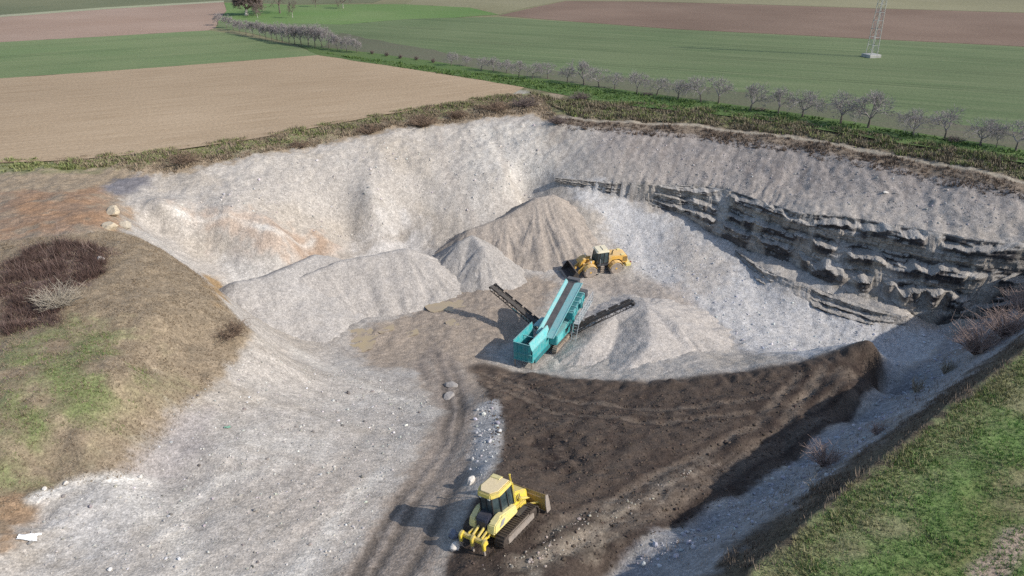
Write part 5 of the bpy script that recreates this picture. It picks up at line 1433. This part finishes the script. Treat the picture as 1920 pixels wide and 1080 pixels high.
# screen box, right of the conveyor head
sb = MB().hull([(6.4, -1.4, 2.55), (9.3, -1.4, 3.45), (9.3, -2.15, 3.45), (6.4, -2.15, 2.55), (6.4, -1.15, 3.35), (9.3, -1.15, 4.30), (9.3, -2.15, 4.30), (6.4, -2.15, 3.35)], .03).build('screen_box', P_teal, ms)
m = MB(); m.hull([(6.55, -1.28, 3.39), (9.15, -1.28, 4.24), (9.15, -2.02, 4.24), (6.55, -2.02, 3.39), (6.55, -1.28, 3.43), (9.15, -1.28, 4.28), (9.15, -2.02, 4.28), (6.55, -2.02, 3.43)], 0).build('screen_mesh', P_tealD, sb)
m = MB()
for k in range(5):
    x = 6.6 + k * .62; z = 3.40 + k * .203
    m.bar((x, -1.12, z + .06), (x, -2.18, z + .06), .08, .08)
    m.bar((x, -2.18, z - .75), (x, -2.18, z), .08, .06)
m.build('rib', P_tealL, sb)
MB().cyl((7.9, -1.0, 3.55), (7.9, -2.35, 3.55), .22, 16).box((7.9, -2.35, 3.55), (.5, .12, .5), .03).build('drive_unit', P_tealD, sb)
for x in (6.8, 9.0):
    for y in (-1.25, -2.05): MB().bar((x, y, 1.0 if y > -1.5 else 1.1), (x, y, 2.6 + (x - 6.4) * .31), .10, .10).build('support_post', P_teal, sb)
MB().box((9.75, -1.65, 3.9), (.75, 1.0, .75), .05).build('discharge_chute', P_dgrey, ms)
# catwalk with rails
cw = MB()
ca, cb_ = Vector((6.3, -2.55, 2.30)), Vector((9.7, -2.55, 3.30))
cw.bar(ca, cb_, .55, .05)
for k in range(14):
    p = ca.lerp(cb_, k / 13); cw.bar(p + Vector((0, -.28, .04)), p + Vector((0, .28, .04)), .03, .03)
cw.build('catwalk', P_rail, ms)
m = MB()
for h in (.55, 1.05): m.bar(ca + Vector((0, -.28, h)), cb_ + Vector((0, -.28, h)), .045, .045)
for k in range(6):
    p = ca.lerp(cb_, k / 5); m.bar(p + Vector((0, -.28, 0)), p + Vector((0, -.28, 1.05)), .045, .045)
m.bar(ca + Vector((0, -.28, .03)), Vector((5.7, -2.75, .5)), .05).bar(ca + Vector((0, .28, .03)), Vector((5.7, -2.3, .5)), .05)
for k in range(6):
    p = Vector((5.72 + k * .1, -2.72, .6 + k * .3)); m.bar(p, p + Vector((0, .44, 0)), .035)
m.build('railing', P_rail, ms)
# black side conveyors
def side_conveyor(name_tip, base_l, tip_w, side):
    c = empty('side_conveyor'); c.parent = ms
    A, T_ = Vector(base_l), loc(tip_w)
    d = (T_ - A); L = d.length; d = d.normalized(); w = d.cross(Vector((0, 0, 1))).normalized(); n = w.cross(d).normalized()
    P = lambda s, a_, h: A + d * s + w * a_ + n * h
    bt = MB()
    bt.hull([P(0, -.28, .0), P(0, .28, .0), P(L, -.28, 0), P(L, .28, 0), P(0, -.28, .05), P(0, .28, .05), P(L, -.28, .05), P(L, .28, .05)], 0)
    bt.cyl(P(L, -.30, -.06), P(L, .30, -.06), .13, 14).build('belt', P_blk, c)
    f = MB()
    for s in (-.34, .34):
        f.bar(P(0, s, .08), P(L, s, .08), .07, .07).bar(P(.2, s, -.38), P(L - .3, s, -.24), .06, .06)
        k_ = int(L / .62)
        for k in range(k_):
            s0, s1 = L * k / k_, L * (k + 1) / k_
            f.bar(P(s0, s, .06), P((s0 + s1) / 2, s, -.34), .045).bar(P((s0 + s1) / 2, s, -.34), P(s1, s, .06), .045)
    for k in range(int(L / 1.1)): f.bar(P(.3 + k * 1.1, -.34, -.34), P(.3 + k * 1.1, .34, -.34), .05)
    f.build('lattice_frame', P_blk, c)
    for k in range(5):
        s0 = L * (.06 + k * .19)
        for s in (-.36, .36):
            MB().hull([P(s0, s, .08), P(s0 + L * .155, s, .08), P(s0, s * 1.18, .27), P(s0 + L * .155, s * 1.18, .27), P(s0, s * 1.05, .08), P(s0 + L * .155, s * 1.05, .08), P(s0, s * 1.22, .27), P(s0 + L * .155, s * 1.22, .27)], 0).build('side_guard', P_blk, c)
    MB().box(P(L - .1, .46, .05), (.34, .3, .3), .03).build('drive_motor', P_blk, c)
    for s in (-.42, .42):
        MB().bar(P(L * .52, s, -.12), A + Vector((-.2 if s > 0 else .3, 0, -.75)), .06, .06).build('stay', P_tealL if side > 0 else P_blk, c)
    return c
side_conveyor('', (6.0, .95, 1.25), at(922, 537, gz0 + 3.55), 1)
side_conveyor('', (6.9, -1.75, 1.15), at(1187, 566, gz0 + 3.9), -1)
# tail legs
for y in (.3, -1.0): MB().bar((9.0, y, 1.0), (9.2, y, -.1), .10, .10).box((9.2, y, -.05), (.34, .34, .05), .01).build('leg', P_tealD, ms)
# ------------------------------------------------------------------ boulders and litter
def boulder(label, u, v, size, colr, seed, flat=.75, name='boulder', sink=.25):
    x, y, z = gp(u, v)
    bm = bmesh.new(); bmesh.ops.create_icosphere(bm, subdivisions=3, radius=1)
    rnd = random.Random(seed)
    planes = [(Vector((rnd.gauss(0, 1), rnd.gauss(0, 1), rnd.gauss(0, 1))).normalized(), rnd.uniform(.62, .85)) for _ in range(11)]
    for v_ in bm.verts:
        p = v_.co
        for n, d in planes:
            k = p.dot(n)
            if k > d: p -= n * (k - d)
        v_.co = p * (1 + .05 * math.sin(p.x * 7 + seed) * math.sin(p.y * 6 + p.z * 5))
        v_.co = Vector((v_.co.x * size[0], v_.co.y * size[1], v_.co.z * size[2]))
    me = bpy.data.meshes.new(name); bm.to_mesh(me); bm.free()
    t = NT(name + '_stone'); c2 = tuple(k * .72 for k in colr)
    me.materials.append(t.out(t.mix(t.mapr(t.noise(3, 5, .65), .35, .65, 0, 1), colr, c2), .9, bump=t.noise(9, 4), bstr=.5, bdist=.05))
    o = bpy.data.objects.new(name, me); COL.objects.link(o)
    o.location = (x, y, z + size[2] * (1 - sink) - size[2] * .35); o.rotation_euler = (0, 0, rnd.uniform(0, 6))
    tag(o, label, 'boulder')
WH, CR, GY_ = (.66, .62, .56), (.56, .47, .34), (.22, .23, .27)
boulder('white boulder at the lower end of the chalk berm above the bulldozer', 884, 905, (.34, .25, .28), WH, 1)
boulder('white boulder beside the ripper of the yellow bulldozer', 853, 1030, (.34, .28, .27), WH, 2)
boulder('grey blue boulder just above the white one beside the ripper', 850, 1006, (.32, .28, .30), GY_, 3)
boulder('upper cream limestone block above the dead grass hump', 214, 402, (1.0, .7, .6), CR, 4)
boulder('lower cream limestone block above the dead grass hump', 207, 428, (.85, .65, .5), CR, 5)
boulder('right hand cream limestone slab between hump and pit slope', 236, 428, (.4, .7, .5), (.44, .39, .31), 6)
boulder('small white stone on the hump beside the dark bramble', 189, 487, (.32, .25, .22), WH, 7)
boulder('white stone at the left end of the pale gravel mound edge', 84, 919, (.16, .14, .12), WH, 8)
boulder('white stone near the top of the pale gravel mound', 124, 908, (.17, .13, .12), WH, 9)
boulder('pale stone where gravel mound and grey strip meet', 264, 896, (.17, .13, .12), WH, 10)
boulder('white stone in the middle of the gravel pad', 618, 1035, (.10, .09, .07), WH, 11)
boulder('white stone on the shaded upper slope of the back wall', 1660, 362, (.4, .22, .16), WH, 12)
for i, (u, v, w_, lab) in enumerate([(845, 722, .7, 'upper flat grey slab lying in the haul road bend'), (842, 745, .8, 'lower flat grey slab lying in the haul road bend')]):
    boulder(lab, u, v, (w_, .45, .16), (.36, .33, .30), 20 + i, name='stone_slab', sink=.3)
# white sheet and scraps
t = NT('white_sheet'); M_sheet = t.out(t.mix(t.mapr(t.noise(4, 3), .3, .7, 0, 1), (.80, .80, .79), (.70, .70, .69)), .6)
def crumpled(name, label, cat, u, v, w, l, rz, mat, seed, amp=.05):
    x, y, z = gp(u, v); n = 10
    X, Y = np.meshgrid(np.linspace(-.5, .5, n), np.linspace(-.5, .5, n))
    xx = X * w * (1 + .15 * pn(Y * 3, X * 0, seed)); yy = Y * l * (1 + .2 * pn(X * 3, Y * 0, seed + 1))
    c, s = math.cos(rz), math.sin(rz)
    wx, wy = x + xx * c - yy * s, y + xx * s + yy * c
    zz_ = tz(wx, wy) + .06 + amp * (pn(X * 3, Y * 3, seed) + 1)
    ii = (np.arange(n - 1)[:, None] * n + np.arange(n - 1)[None]).ravel()
    top_ = np.stack([wx, wy, zz_], -1).reshape(-1, 3)
    o = link_mesh(name, top_, np.stack([ii, ii + 1, ii + n + 1, ii + n], -1), mat)
    sm = o.modifiers.new('thickness', 'SOLIDIFY'); sm.thickness = .012
    tag(o, label, cat)
crumpled('plastic_sheet', 'large white plastic sheet lying at the left edge of the gravel mound', 'plastic sheet', 53, 1011, .75, .42, .35, M_sheet, 3)
crumpled('plastic_scrap', 'smaller folded white scrap right of the large plastic sheet', 'litter', 70, 1005, .40, .14, .7, M_sheet, 5)
t = NT('green_plastic'); crumpled('plastic_scrap', 'faded green plastic scrap lying on the gravel pad', 'litter', 427, 803, .36, .2, .3, t.out((.16, .34, .24), .6), 7)
